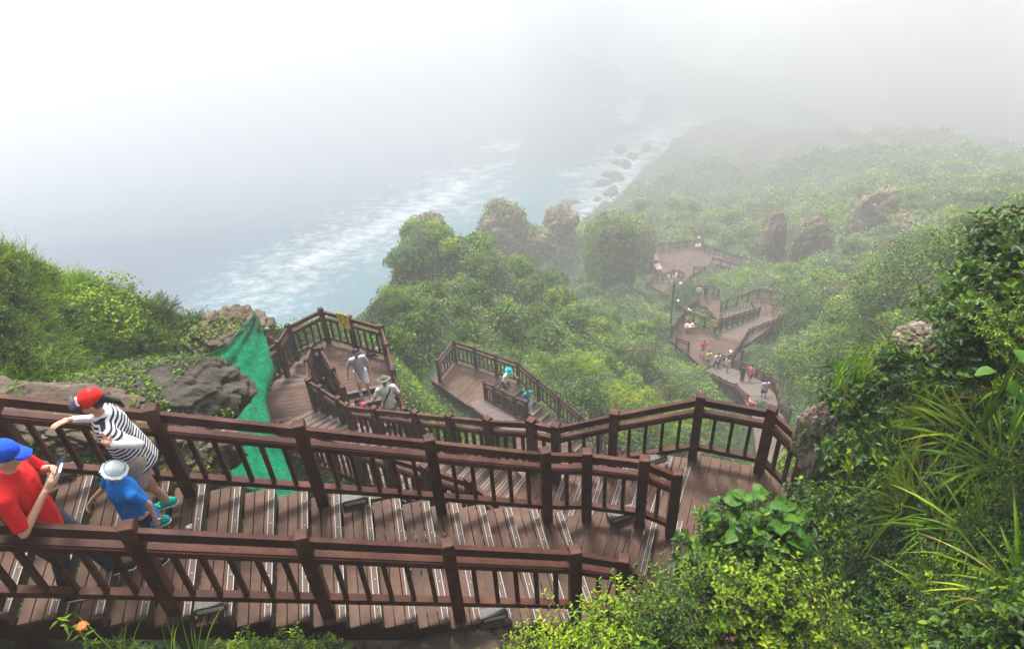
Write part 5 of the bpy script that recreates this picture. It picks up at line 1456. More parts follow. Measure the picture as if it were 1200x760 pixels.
def person(label, foot, yaw, h, lean=0.0, head=(0, 0), arms=None, feet=None, top="white", sleeve=.5, bottom="khaki", leg=.45, shoes="black", hat=None, hair="short", voxel=.02, group=None, hands=None, long_top=0.0, hipz=.9, extra=None, bulk=1.0, side=0.0, arm_sleeve=None):
    """local frame: x forward, y left, z up, for a figure 1.7 tall, then scaled. head=(yaw,pitch). hands: (left, right) of (dir, palm normal, curl list) for close figures"""
    k = h / 1.7
    arms = arms or (((-.02, .25, 1.1), (.08, .27, .86)), ((-.02, -.25, 1.1), (.08, -.27, .86)))
    feet = feet or ((.08, .1, .07), (-.06, -.1, .07))
    t = tag(empty("person", foot, yaw), label, "person", group); t.scale = (k, k, k)
    hip = V(0, 0, hipz)
    sl_, cl_ = math.sin(lean), math.cos(lean)
    ss, cs = math.sin(side), math.cos(side)
    def up(z, x=0, y=0): return hip + V(sl_ * z + x * cl_, y * cs - z * ss * cl_, z * cl_ * cs - x * sl_)
    chest = up(.32); sh = up(.47); neck = up(.53); hd = neck + V(math.sin(lean * 1.2 + head[1] * .5) * .14, 0, .155 * math.cos(lean))
    SL, SR = up(.455, 0, .165 * bulk), up(.455, 0, -.165 * bulk)
    HR = rotm(head[0], lean * .5 + head[1])
    B = MB()
    # head
    ell(B, hd, (.093, .077, .118), HR); ell(B, hd + HR @ V(.035, 0, -.055), (.062, .055, .06), HR)
    ell(B, hd + HR @ V(.1, 0, -.02), (.018, .012, .022), HR)
    for s in (-1, 1): ell(B, hd + HR @ V(-.005, s * .08, -.012), (.02, .012, .03), HR)
    ell(B, hd + HR @ V(.085, 0, -.068), (.014, .024, .014), HR)
    cap(B, neck - V(0, 0, .06), hd + V(0, 0, -.05), .052, .048, axis=(1, 0, 0))
    # trunk
    ell(B, up(.03), (.115 * bulk, .155 * bulk, .12)); cap(B, up(.02), up(.22), .125 * bulk, .115 * bulk, sq=.8, axis=(1, 0, 0)); cap(B, up(.2), up(.36), .12 * bulk, .135 * bulk, sq=.75, axis=(1, 0, 0))
    cap(B, SL, SR, .058, .058)
    # legs
    K = []
    for s, f in ((1, feet[0]), (-1, feet[1])):
        f = V(*f); hj = hip + V(0, s * .085, -.02)
        kn = (hj + f) / 2 + V(.05 + .25 * max(0, (0.88 - np.linalg.norm(hj - f)) ) ** .5 * .6, 0, .03)
        K.append((hj, kn, f))
        cap(B, hj, kn, .082 * bulk, .052); cap(B, kn, f, .05, .036); ell(B, kn + (f - kn) * .3 - V(.02, 0, 0), (.05, .045, .1))
        cap(B, f + V(-.03, 0, -.03), f + V(.12, s * .01, -.045), .035, .03)
    # arms and hands
    for s, S, (el, wr), hn in ((1, SL, arms[0], (hands or (None, None))[0]), (-1, SR, arms[1], (hands or (None, None))[1])):
        el, wr = V(*el), V(*wr)
        cap(B, S, el, .046 * bulk, .036); cap(B, el, wr, .037, .024)
        d_ = unit(wr - el); nrm = unit(np.cross(d_, V(0, 1, 0)) if abs(d_[1]) < .8 else V(0, 0, 1)); curl = (.35, .4, .45, .5)
        if hn: d_, nrm, curl = unit(V(*hn[0])), unit(V(*hn[1])), hn[2]
        sd = unit(np.cross(nrm, d_)) * s
        pc = wr + d_ * .045
        cap(B, wr, wr + d_ * .065, .024, .034, sq=.5, axis=nrm)
        if voxel <= .012:
            for j, (off, ln_) in enumerate(((.027, .066), (.009, .074), (-.009, .068), (-.026, .053))):
                p0 = wr + d_ * .078 + sd * off; q = p0; dd = d_
                for g_, L_ in enumerate((.45, .32, .25)):
                    dd = unit(dd * math.cos(curl[j]) - nrm * math.sin(curl[j])); q2 = q + dd * ln_ * L_ * 1.15
                    cap(B, q, q2, .0092 - .001 * g_, .0084 - .001 * g_, n=8); q = q2
            tb = wr + d_ * .02 + sd * .028; t1 = tb + unit(d_ * .6 + sd * .8 - nrm * .4) * .038; cap(B, tb, t1, .013, .0105, n=8); cap(B, t1, t1 + unit(d_ * .9 + sd * .1 - nrm * .5) * .03, .0105, .0085, n=8)
        else:
            ell(B, wr + d_ * .11, (.035, .03, .035))
    body = remesh(B, "body", voxel * .5 if voxel <= .012 else voxel, SKIN, 2, .4)
    link("body", body).parent = t
    # clothes
    vx = max(.009, voxel * .8)
    T = MB(); hem = -.08 - long_top
    cap(T, up(hem), up(.2), .15 * bulk + (.01 if long_top else 0), .14 * bulk, flat=(True, False), sq=.88, axis=(1, 0, 0)); cap(T, up(.18), up(.37), .135 * bulk, .148 * bulk, sq=.8, axis=(1, 0, 0)); cap(T, SL, SR, .072, .072); cap(T, sh, neck + V(0, 0, .0), .085, .062, flat=(False, True), axis=(1, 0, 0))
    for S, (el, wr) in ((SL, arms[0]), (SR, arms[1])):
        el, wr = V(*el), V(*wr)
        if sleeve > .02: cap(T, S, S + (el - S) * min(1, sleeve * 1.6), .066, .058, flat=(False, True))
        if sleeve > .65: cap(T, S + (el - S) * .9, el + (wr - el) * .85, .052, .04, flat=(False, True))
    link("shirt", remesh(T, "shirt", vx, CM[top], 3), ()).parent = t
    Bt = MB(); cap(Bt, hip + V(0, 0, -.05), hip + V(0, 0, .1), .145 * bulk, .135 * bulk, flat=(False, True), sq=.86, axis=(1, 0, 0))
    for hj, kn, f in K:
        if leg <= .5: cap(Bt, hj, hj + (kn - hj) * min(1, leg * 1.9), .1 * bulk, .085 * bulk, flat=(False, True))
        else: cap(Bt, hj, kn, .1 * bulk, .07); cap(Bt, kn, kn + (f - kn) * min(1, (leg - .5) * 2), .07, .056, flat=(False, True))
    link("trousers" if leg > .6 else "shorts", remesh(Bt, "shorts", vx, CM[bottom], 2), ()).parent = t
    if arm_sleeve:
        for S, (el, wr) in ((SL, arms[0]), (SR, arms[1])):
            A_ = MB(); el, wr = V(*el), V(*wr); cap(A_, S + (el - S) * .4, el, .05, .043, flat=(True, False)); cap(A_, el, el + (wr - el) * .93, .043, .031, flat=(False, True))
            link("arm_sleeve", remesh(A_, "arm_sleeve", vx, CM[arm_sleeve], 2), ()).parent = t
    for s, (hj, kn, f) in zip((1, -1), K):
        Sh = MB(); cap(Sh, f + V(-.045, 0, -.035), f + V(.14, s * .012, -.045), .044, .036); cap(Sh, f + V(-.02, 0, -.02), f + V(.03, 0, 0.0), .046, .042)
        so_ = link("shoe", remesh(Sh, "shoe", max(.01, voxel * .7), CM[shoes], 1), ()); so_.parent = t
        if voxel <= .012:
            sm = MB(); cap(sm, f + V(-.045, 0, -.068), f + V(.14, s * .012, -.07), .044, .038, sq=.25, axis=(0, 0, 1)); x = link("sole", sm.mesh("sole"), CM["white"]); x.parent = so_
            lm_ = MB(); 
            for q in (.0, .03, .06): cap(lm_, f + V(.02 + q, -.03, .005 - q * .35), f + V(.02 + q, .03, .005 - q * .35), .006, .006, n=6)
            x = link("laces", lm_.mesh("laces"), CM["lime"] if shoes == "green" else CM["orange"]); x.parent = so_
    # face
    if voxel <= .025:
        for s in (-1, 1):
            e_ = MB(); ell(e_, hd + HR @ V(.083, s * .031, .008), (.012, .014, .007), HR, 8); link("eye", e_.mesh("eye"), CM["black"]).parent = t
            e_ = MB(); ell(e_, hd + HR @ V(.088, s * .033, .033), (.008, .019, .004), HR, 8); link("eyebrow", e_.mesh("eyebrow"), HAIR).parent = t
        e_ = MB(); ell(e_, hd + HR @ V(.094, 0, -.066), (.01, .021, .007), HR, 8); link("mouth", e_.mesh("mouth"), CM["coral"]).parent = t
    # hair
    if hair:
        H = MB(); ell(H, hd + HR @ V(-.022, 0, .028), (.094, .088, .112), HR)
        if hair == "pony": cap(H, hd + HR @ V(-.09, 0, 0), hd + HR @ V(-.17, -.02, -.10), .035, .028); cap(H, hd + HR @ V(-.17, -.02, -.1), hd + HR @ V(-.18, -.04, -.19), .03, .015)
        if hair == "long": cap(H, hd + HR @ V(-.05, 0, 0), hd + HR @ V(-.075, 0, -.24), .085, .06, sq=.6)
        hm = remesh(H, "hair", max(.01, voxel * .7), HAIR, 1); link("hair", hm).parent = t
    if hat:
        kind, col = hat; Hm = MB()
        if kind == "cap":
            ell(Hm, hd + HR @ V(-.008, 0, .052), (.108, .094, .088), HR)
            hm = remesh(Hm, "crown", .009, CM[col[0]], 1); ho = link("cap", hm); ho.parent = t
            b2_ = MB(); vs = []
            n_ = 9
            for zz in (0, .008):
                for i in range(n_):
                    a = -1.25 + 2.5 * i / (n_ - 1)
                    vs.append(hd + HR @ V(.065 + .02 * math.cos(a), .085 * math.sin(a), .045 + zz)); vs.append(hd + HR @ V(.09 + .085 * math.cos(a), .075 * math.sin(a), .028 + zz - .015 * abs(math.sin(a))))
            fs = []
            for i in range(n_ - 1):
                a = 2 * i; fs.append((a, a + 1, a + 3, a + 2)); a += 2 * n_; fs.append((a, a + 2, a + 3, a + 1)); c_ = 2 * i + 1; fs.append((c_, c_ + 2 * n_, c_ + 2 + 2 * n_, c_ + 2))
            b2_.add(vs, fs); x = link("peak", b2_.mesh("peak"), CM[col[1]]); x.parent = ho
            if col[0] == "red":
                e_ = MB()      # the white hook-shaped mark on the cap front
                pts = [hd + HR @ V(.062 + .03 * math.cos(q), .052 + .016 * math.sin(q * 1.3), .05 + .07 * math.sin(q * .9)) for q in (0, .5, 1.0, 1.5)]
                pts = [hd + HR @ (V(-.008, 0, .052) + V(.116 * math.cos(a_) * math.cos(e2), .103 * math.sin(a_) * math.cos(e2), .096 * math.sin(e2))) for a_, e2 in ((.75, .02), (.62, .3), (.5, .6), (.3, .72), (.12, .55))]
                e_.tube(pts, [.010, .011, .010, .009, .006], 6); x = link("cap_mark", e_.mesh("cap_mark"), CM["white"]); x.parent = ho
        else:
            cr_ = {"bucket": (.104, .1, .085), "wide": (.104, .1, .08)}[kind]
            ell(Hm, hd + HR @ V(-.005, 0, .06), cr_, HR)
            bw_ = {"bucket": .165, "wide": .2}[kind]
            cap(Hm, hd + HR @ V(-.005, 0, .035), hd + HR @ V(-.005, 0, .06), bw_, .108, n=16, flat=(True, True))
            hm = remesh(Hm, "hat", .011, CM[col[0]], 1); ho = link("hat", hm); ho.parent = t
            if len(col) > 1:
                e_ = MB(); pts = [hd + HR @ (V(-.005, 0, .075) + V(.112 * math.cos(a_), .108 * math.sin(a_), 0)) for a_ in np.linspace(0, 2 * math.pi, 17)]
                e_.tube(pts, .006, 6); x = link("hat_band", e_.mesh("hat_band"), CM[col[1]]); x.parent = ho
    if extra: extra(t, up, hd, HR)
    return t

def on_step(px, py):
    for k in range(-12, 13):
        z = NA[2] - k * NR; P = W(px, py, z); kk = np.dot(P - NA, NU) / NT
        if k - 1.02 <= kk <= k + .02: return P
    return W(px, py, NA[2])
# girl leaning on the second railing, V sign
def girl_extra(t, up, hd, HR):
    mb = MB()
    for s in (-1, 1):
        pts = [hd + HR @ V(.094 + .004 * math.cos(a), s * .034 + .024 * math.cos(a), .006 + .019 * math.sin(a)) for a in np.linspace(0, 6.28, 11)]
        mb.tube(pts, .003, 5); mb.tube([hd + HR @ V(.09, s * .058, .01), hd + HR @ V(0, s * .083, .006)], .003, 5)
    link("glasses", mb.mesh("glasses"), M["dark"]).parent = t
    c_ = MB(); cap(c_, up(.475, .03), up(.545, .035), .085, .062, flat=(True, True), sq=.85, axis=(1, 0, 0)); x = link("collar", remesh(c_, "collar", .009, CM["white"], 1)); x.parent = t
person("girl in a red cap and striped shirt leaning on the railing, making a V sign", on_step(194, 600), math.radians(206), 1.74, lean=.15, head=(-.12, .02),
       arms=(((-.12, .32, 1.22), (.09, .33, 1.34)), ((.17, -.24, 1.20), (.36, -.18, 1.34))), feet=((.05, .12, .07), (-.05, -.08, .07)),
       top="striped", sleeve=.3, bottom="khaki", leg=.42, shoes="green", hat=("cap", ("red", "navy")), hair="pony", voxel=.011, arm_sleeve="white", extra=girl_extra, bulk=1.26, long_top=.06,
       hands=(((.1, .15, 1), (.6, -.6, .1), (.0, .05, 1.2, 1.3)), ((1, .1, .05), (0, 0, 1), (.15, .15, .2, .25))))
def boy_extra(t, up, hd, HR):
    mb = MB(); pts = [up(.44 - .11 * i, .12 + .004 * i, .13 - .1 * i) for i in range(5)]; mb.tube(pts, .007, 5); link("bag_strap", mb.mesh("bag_strap"), CM["cyan"]).parent = t
    mb = MB(); pts = [hd + HR @ V(.03, .085, .03), hd + HR @ V(.05, .06, -.09), hd + HR @ V(.05, 0, -.13), hd + HR @ V(.05, -.06, -.09), hd + HR @ V(.03, -.085, .03)]; mb.tube(pts, .004, 5); link("chin_cord", mb.mesh("chin_cord"), CM["white"]).parent = t
    c_ = MB(); cap(c_, up(.475, .02), up(.54, .03), .083, .062, flat=(True, True), sq=.85, axis=(1, 0, 0)); link("collar", remesh(c_, "collar", .009, CM["blue"], 1)).parent = t
person("small boy in a white sun hat and bright blue polo shirt reaching his arm out", on_step(190, 650), math.radians(230), 1.34, lean=.06, head=(-.8, -.45),
       arms=(((-.08, .27, 1.12), (-.06, .30, .88)), ((.12, -.34, 1.16), (.25, -.50, .98))), feet=((.05, .1, .07), (-.03, -.1, .07)),
       top="blue", sleeve=.45, bottom="navy", leg=.5, shoes="navy", hat=("bucket", ("white", "cyan")), hair="short", voxel=.012, extra=boy_extra, bulk=1.42, long_top=.1,
       hands=(((.1, 0, -1), (0, 1, 0), (.3, .3, .4, .4)), ((.75, 0, -.65), (0, -1, .1), (.3, .35, .4, .5))))
def man_extra(t, up, hd, HR):
    c = V(.33, .0, 1.31); mb = MB()
    R = rotm(0, -.75)
    P = [c + R @ V(x, y, z) for z in (-.006, .006) for x, y in ((-.075, -.045), (.075, -.045), (.075, .045), (-.075, .045))]
    mb.hexa(P); x = link("phone", mb.mesh("phone"), CM["white"]); x.parent = t
    mb = MB(); P = [c + R @ V(x, y, z) for z in (.006, .008) for x, y in ((-.055, -.04), (.055, -.04), (.055, .04), (-.055, .04))]; mb.hexa(P); y_ = link("screen", mb.mesh("screen"), M["dark"]); y_.parent = x
    mb = MB(); P = [c + V(0, .1, -.01) + R @ V(x, y, z) for z in (-.004, .004) for x, y in ((-.07, -.04), (.07, -.04), (.07, .05), (-.07, .05))]; mb.hexa(P); link("phone_cover", mb.mesh("phone_cover"), CM["navy"]).parent = x
    c_ = MB(); cap(c_, up(.475, .02), up(.54, .03), .09, .066, flat=(True, True), sq=.85, axis=(1, 0, 0)); link("collar", remesh(c_, "collar", .009, CM["red"], 1)).parent = t
person("man in a blue cap and red polo shirt holding up a phone at left", on_step(94, 686), math.radians(12), 1.85, lean=.10, head=(0.1, .3),
       arms=(((.10, .28, 1.12), (.25, .12, 1.27)), ((.08, -.30, 1.08), (.25, -.10, 1.25))), feet=((.24, .12, .0), (-.06, -.1, .07)),
       top="red", sleeve=.55, bottom="jeans", leg=.97, shoes="black", hat=("cap", ("royal", "royal")), hair="short", voxel=.012, extra=man_extra, bulk=1.3, long_top=.07,
       hands=(((.7, -.6, .5), (.2, .9, .1), (.6, .6, .6, .6)), ((.7, .6, .5), (.2, -.9, .1), (.6, .6, .6, .6))))
# tourists on the left landing
def fz(px, py, z): return W(px, py, z)
person("woman in a pale grey tunic and white shorts at the edge of the left landing", W(428, 462, ZA) , math.radians(-70), 1.62, lean=.1, head=(.1, .25), top="palegrey", sleeve=.5, bottom="white", leg=.48, shoes="grey", hair="short", voxel=.018, long_top=.16, arms=(((.03, .26, 1.1), (.14, .27, .88)), ((-.04, -.28, 1.1), (.02, -.33, .86))), feet=((.2, .1, .07), (-.1, -.1, .07)))
def strap_extra(t, up, hd, HR):
    mb = MB(); pts = [up(.50, -.02, -.12), up(.42, -.135, -.06), up(.25, -.135, .05), up(.1, -.13, .13)]; mb.tube(pts, .02, 6); link("bag_strap", mb.mesh("bag_strap"), CM["black"]).parent = t
person("man in a dark bush hat and white T-shirt going down the steps", W(462, 502, ZA - .3), math.radians(105), 1.72, lean=.1, head=(0, .2), top="white", sleeve=.5, bottom="khaki", leg=.5, shoes="black", hat=("wide", ("olive",)), hair="short", voxel=.018, extra=strap_extra, bulk=1.1, arms=(((.04, .3, 1.12), (.2, .36, .92)), ((.0, -.3, 1.1), (.12, -.32, .88))), feet=((.15, .1, .07), (-.1, -.1, .0)))
person("person in a sleeveless pink-red top half hidden behind the railing", W(428, 512, ZA - .75), math.radians(-60), 1.5, lean=.2, head=(.1, .3), top="pink", sleeve=.02, bottom="pink", leg=.5, shoes="orange", hair="long", voxel=.018, arms=(((.05, .26, 1.1), (.22, .2, .95)), ((.02, -.26, 1.1), (.2, -.22, .93))))
# middle landing
person("person in a teal sun hat and white shirt on the middle landing", W(593, 464, ZB), math.radians(-35), 1.62, lean=.3, head=(.1, .3), top="white", sleeve=.5, bottom="navy", leg=.5, shoes="black", hat=("wide", ("teal",)), hair="short", voxel=.022, arms=(((.2, .3, 1.2), (.36, .34, 1.05)), ((.2, -.26, 1.02), (.34, -.2, .82))))
person("child in a teal T-shirt and white trousers coming down the steps, hand raised", W(619, 484, ZB - .45), math.radians(-60), 1.45, lean=.05, head=(0, .1), top="tealshirt", sleeve=.5, bottom="white", leg=.9, shoes="white", hair="short", voxel=.022, arms=(((.1, .3, 1.2), (.2, .2, 1.42)), ((.0, -.25, 1.1), (.1, -.25, .88))))
person("person in purple glimpsed through the long railing", W(632, 578, ZX2), math.radians(95), 1.68, top="purple", sleeve=.5, bottom="navy", leg=.9, hair="short", voxel=.022)
person("person in a pale cap behind the corner post of the second railing", W(655, 590, ZX2 - .2), math.radians(60), 1.5, top="white", sleeve=.5, bottom="navy", leg=.9, hat=("bucket", ("white",)), hair="short", voxel=.025)
# far stairs and deck
FG = [("man in a white shirt and dark shorts seen from behind on the curving stairs", 894, 468, -33.1, 95, dict(top="lilac", bottom="navy", leg=.45, bulk=1.15)),
      ("person in a coral top with pink shoes leaning on the curving railing", 877, 450, -35.2, 40, dict(top="coral", bottom="black", leg=.35, shoes="hotpink", sleeve=.02, lean=.25)),
      ("person in dark blue beside the one in coral, one arm raised", 868, 449, -35.4, 40, dict(top="navy", bottom="navy", leg=.9, shoes="orange", arms=(((.1, .27, 1.1), (.2, .25, .95)), ((.1, -.25, 1.5), (.16, -.2, 1.75))))),
      ("child in pale clothes with an orange skirt by the curving railing", 851, 436, -37.2, 30, dict(top="white", bottom="peach", leg=.5, h=1.45, sleeve=.4, hair="long")),
      ("woman in a white top with a dark bag on the last curving steps", 839, 433, -38.6, 100, dict(top="white", bottom="navy", leg=.9, hair="long")),
      ("person in pale yellow half hidden by the shrubs below the deck", 829, 430, -39.2, 100, dict(top="yellow", bottom="grey", leg=.5)),
      ("person in a red top and grey shorts standing alone on the far deck", 823, 418, ZE, 100, dict(top="red", bottom="grey", leg=.45)),
      ("person in red leaning over below the white-shirted man, by the pot plants", 879, 486, -31.2, 200, dict(top="coral", bottom="navy", leg=.6, lean=.7)),
      ("dark-clothed person at the railing of the small landing, right one of two", 826, 350, ZF, 80, dict(top="navy", bottom="black", leg=.9)),
      ("person in lilac at the railing of the small landing, left one of two", 818, 351, ZF, 70, dict(top="lilac", bottom="navy", leg=.9, lean=.3)),
      ("person in a white shirt in the group at the far left landing", 783, 333, ZF2, 20, dict(top="white", bottom="grey", leg=.9)),
      ("person in peach clothes in the group at the far left landing", 788, 334, ZF2, 200, dict(top="peach", bottom="peach", leg=.6)),
      ("person in pale yellow hat in the group at the far left landing", 791, 333, ZF2, 120, dict(top="white", bottom="khaki", leg=.6, hat=("wide", ("khaki",)))),
      ("crouching child in white at the foot of the group, far left landing", 786, 336, ZF2, 60, dict(top="white", bottom="white", leg=.6, h=1.1))]
for lab, px, py, z, yw, kw in FG:
    hh_ = kw.pop("h", 1.66); kw.setdefault("hair", "short")
    person(lab, W(px, py, z), math.radians(yw), hh_, voxel=.03, **kw)

# ------------------------------------------------------------------ signs, lights, benches, small things
def warning_sign(label, c, u, w, h, tilt=0.0):
    t = tag(empty("warning_sign", c), label, "sign"); u = unit(u); nrm = unit(np.cross(u, (0, 0, 1)))
    if np.dot(nrm, -np.asarray(c)) < 0: nrm = -nrm
    def pnt(a, z, o): return c + u * a + V(0, 0, z) + nrm * o
    mb = MB(); mb.hexa([pnt(-w / 2, -h / 2, 0), pnt(w / 2, -h / 2, 0), pnt(w / 2, -h / 2, .008), pnt(-w / 2, -h / 2, .008), pnt(-w / 2, h / 2, 0), pnt(w / 2, h / 2, 0), pnt(w / 2, h / 2, .008), pnt(-w / 2, h / 2, .008)])
    mb.build("plate", M["yellow"], t)
    mk = MB(); rg = random.Random(4)
    for j in range(3):
        z0 = h * (.28 - .27 * j)
        for i in range(2 if j < 2 else 1):
            x0 = w * (-.2 + .4 * i) if j < 2 else 0
            s = w * .14
            for (a, b_, c_, d_) in ((-1, .8, 1, .8), (-1, -.8, 1, -.8), (0, .8, 0, -.8), (-.9, 0, .9, .1)):
                if rg.random() < .85:
                    A_, B_ = pnt(x0 + a * s, z0 + b_ * s, .0105), pnt(x0 + c_ * s, z0 + d_ * s, .0105)
                    mk.tube([A_, B_], w * .016, 4)
    mk.build("black_characters", M["dark"], t)
    return t
sa, sb_ = T6 + (T7 - T6) * .62, T6 + (T7 - T6) * .92
warning_sign("yellow warning sign with black characters hung on the railing of the left landing", (sa + sb_) / 2 - V(0, 0, .17) + unit(V(*(-(T6 + T7)[:2]), 0)) * .09, sb_ - sa, .38, .5)
e3 = W(838, 377, ZE + .95)
warning_sign("yellow sign on the end post of the far deck railing", e3 + V(-.1, -.15, 0), V(1, -.5, 0), .5, .6)
e4 = W(817.5, 374, ZE + .9)
warning_sign("small yellow sign in the middle of the far deck railing", e4 + V(-.1, -.12, 0), V(1, -.6, 0), .3, .5)
def floodlight(label, c, rz=0.0, s=1.0, group=None):
    t = tag(empty("floor_light", c, rz), label, "light fixture", group)
    mb = MB(); mb.box((0, 0, .07 * s), .34 * s, .14 * s, .1 * s); mb.box((0, -.02 * s, .13 * s), .3 * s, .1 * s, .02 * s); mb.build("housing", M["grey"]).parent = t
    mb = MB(); mb.box((0, -.074 * s, .08 * s), .28 * s, .012 * s, .05 * s); mb.build("lens", M["alu"]).parent = t
    mb = MB(); [mb.box((x * s, 0, .01 * s), .03 * s, .12 * s, .03 * s) for x in (-.13, .13)]; mb.build("bracket", M["dark"]).parent = t
for px, py, z, s, w_ in ((727, 606, ZL0, 1.0, "under the second railing on the small landing"), (767, 541, ZL1 - .1, 1.0, "under the corner railing at the top of the short flight"), (437, 414, ZA, 1.1, "under the railing right of the yellow sign on the left landing"), (917, 355.5, ZH, 1.6, "under the far railing of the corner landing")):
    floodlight("small grey floor light " + w_.replace("at the top of the short flight", ""), W(px, py, z), .3, s)
for px, py, w_ in ((579, 722, "at the bottom, left of the lime green shrubs"), (250, 712, "right of the orange lily"), (417, 588, "under the second railing above the near flight"), (75, 556, "behind the boy at the foot of the second railing")):
    floodlight("grey floor light " + w_, on_step(px, py), .18, .85)
# crumpled tissue on the near steps
mb = MB(); ell(mb, (0, 0, .02), (.035, .025, .022)); ell(mb, (.02, .012, .035), (.018, .015, .02))
tag(link("paper_scrap", mb.mesh("paper_scrap"), CM["white"], loc=on_step(222, 619)), "small crumpled white scrap of paper lying on a step of the near flight", "litter")
def globe_lamp(label, c, h):
    t = tag(empty("lamp_post", c), label, "lamp")
    mb = MB(); mb.tube([V(0, 0, -1.5), V(0, 0, h)], .09, 8); mb.build("pole", M["rail"]).parent = t
    for z, x in ((h - .15, .45), (h - 2.1, .4)):
        mb = MB(); mb.tube([V(0, 0, z), V(x, 0, z)], .04, 6); mb.build("arm", M["grey"]).parent = t
        mb = MB(); ell(mb, (x + .1, 0, z + .02), (.13, .13, .12)); q = mb.build("globe", M["white"]); q.parent = t
globe_lamp("lamp post with two white globes among the shrubs left of the far deck", W(787, 366, -44.5), 3.4)
def white_horn(label, c, rz, s=1.0):
    t = tag(empty("horn_light", c, rz), label, "horn_light")  # light fixture shaped like a horn speaker, unlit
    mb = MB(); mb.tube([V(-.3 * s, 0, 0), V(.0, 0, 0), V(.3 * s, 0, .02)], [.1 * s, .14 * s, .34 * s], 12); mb.build("horn", M["white"]).parent = t
    mb = MB(); mb.tube([V(.302 * s, 0, .02), V(.31 * s, 0, .02)], .12 * s, 10); mb.build("mouth_piece", M["dark"]).parent = t
    mb = MB(); mb.tube([V(0, 0, -1.2 * s), V(0, 0, 0)], .05 * s, 6); mb.build("stand", M["grey"]).parent = t
white_horn("white horn-shaped fixture with a dark centre at the right edge of the far deck", W(857, 412, ZE + .9), -1.2, .55)
white_horn("long white fixture on the far deck railing at its upper left corner", W(808, 363, ZE + 1.2), 2.8, .5)
white_horn("white fixture above the back railing of the great far deck", W(819, 278.5, ZG + 1.4), 1.0, .45)
white_horn("white fixture beside the right corner of the great far deck", W(832, 312.5, ZG + 1.0), 0.2, .7)
def box_lamp(label, c, s=1.0):
    t = tag(empty("box_light", c), label, "light fixture")
    mb = MB(); mb.box((0, 0, .2 * s), .62 * s, .36 * s, .4 * s); mb.build("box", M["pinkwood"]).parent = t
    for x in (-.18, .18):
        mb = MB(); ell(mb, (x * s, 0, .5 * s), (.10 * s, .10 * s, .09 * s)); mb.build("lamp_head", M["white"]).parent = t
box_lamp("low box with two white lamp heads on the far deck", W(807.5, 387, ZE), 1.2)
box_lamp("small box with white lamp heads at the back of the great far deck", W(817.5, 291.5, ZG), 1.3)
for (a, b_, w_) in (((765, 299), (769, 305), "farther of two"), ((769, 309), (773, 315.5), "nearer of two")):
    A_, B_ = W(*a, ZG + .45), W(*b_, ZG + .45); t = tag(empty("bench", (A_ + B_) / 2 - V(0, 0, .45)), "pale pink bench along the left side of the great far deck, " + w_, "bench", "pink benches on the great far deck")
    mb = MB(); mb.beam(A_, B_, .8, .1); mb.build("seat", M["pinkwood"], t)
    for q in (A_, B_):
        q2 = q + ((A_ + B_) / 2 - q) * .15; mb = MB(); mb.box((q2[0], q2[1], ZG + .2), .3, .3, .4); mb.build("leg", M["pinkwood"], t)
# potted greens and white cloth at the foot of the far stairs
t = near_plant("ivy", W(890, 485, -30.9), .8, "in a white pot on the far curving stairs")
t["label"] = "dark leafy plant beside the white box on the far curving stairs"; del t["group"]
mb = MB(); mb.box((0, 0, .2), .9, .5, .4, .3); mb.box((.1, 0, .43), .7, .4, .06, .3)
tag(link("white_box", mb.mesh("white_box"), M["white"], loc=W(893, 489, -30.9)), "white box under the dark leafy plant on the far curving stairs", "box")

# RELABEL: each plant is named by the nearest thing one can find and its place in the order of distance from it
LAND = [((1086, 392), "the reddish grey boulder"), ((958, 522), "the pale crusted rock"), ((893, 605), "the broad-leaved plant"), ((1110, 500), "the arching grass clumps"), ((1190, 740), "the bottom right corner"), ((1190, 300), "the right edge crest"), ((720, 740), "the near railing's right end"), ((1000, 700), "the lower right thicket"), ((1180, 436), "the bright leaf sprig"), ((990, 440), "the upright grass tuft"),
        ((104, 725), "the orange lily"), ((298, 370), "the net's top"), ((210, 462), "the dark boulder"), ((84, 416), "the boulder's upper left"), ((40, 478), "the far left rock ledge"), ((10, 290), "the left edge of the hill"), ((110, 310), "the middle of the left hill crest"), ((200, 345), "the left hill crest's right end"), ((330, 750), "the bottom edge"),
        ((497, 262), "the rocky knob"), ((375, 361), "the left landing's corner post"), ((470, 420), "the left landing's right rail"), ((531, 398), "the middle landing's corner post"), ((606, 423), "the middle landing's last post"), ((683, 484), "the lower middle flight"), ((588, 265), "the pointed green rock"), ((716, 290), "the tall vine mound"), ((821, 462), "the railing's tallest corner post"), ((600, 330), "the ridge centre"), ((700, 400), "the right end of the ridge"),
        ((787, 350), "the white globe lamp post"), ((793, 394), "the far deck's left corner"), ((888, 325), "the bright round tree"), ((905, 280), "the slim brown pillar"), ((951, 285), "the broad brown pillar"), ((1020, 260), "the leaning grey stack"), ((1061, 290), "the square grey stack"), ((931, 350), "the corner landing"), ((910, 450), "the curving stairs"), ((1095, 310), "the dark spreading tree"), ((985, 415), "the mid green valley tree"), ((1045, 370), "the low dark tree"), ((870, 390), "the pale wide flight"), ((760, 288), "the great far deck's left post"), ((880, 300), "the misty walkway"), ((750, 460), "the slope before the curving stairs"), ((1130, 250), "the small leaning tree")]
ORD = ["nearest to it", "second nearest to it", "third nearest to it", "fourth nearest to it", "fifth nearest to it", "sixth nearest to it", "seventh nearest to it", "eighth nearest to it"] + [w_ + " nearest to it" for w_ in ("ninth", "tenth", "eleventh", "twelfth", "thirteenth", "fourteenth", "fifteenth", "sixteenth", "seventeenth", "eighteenth")]
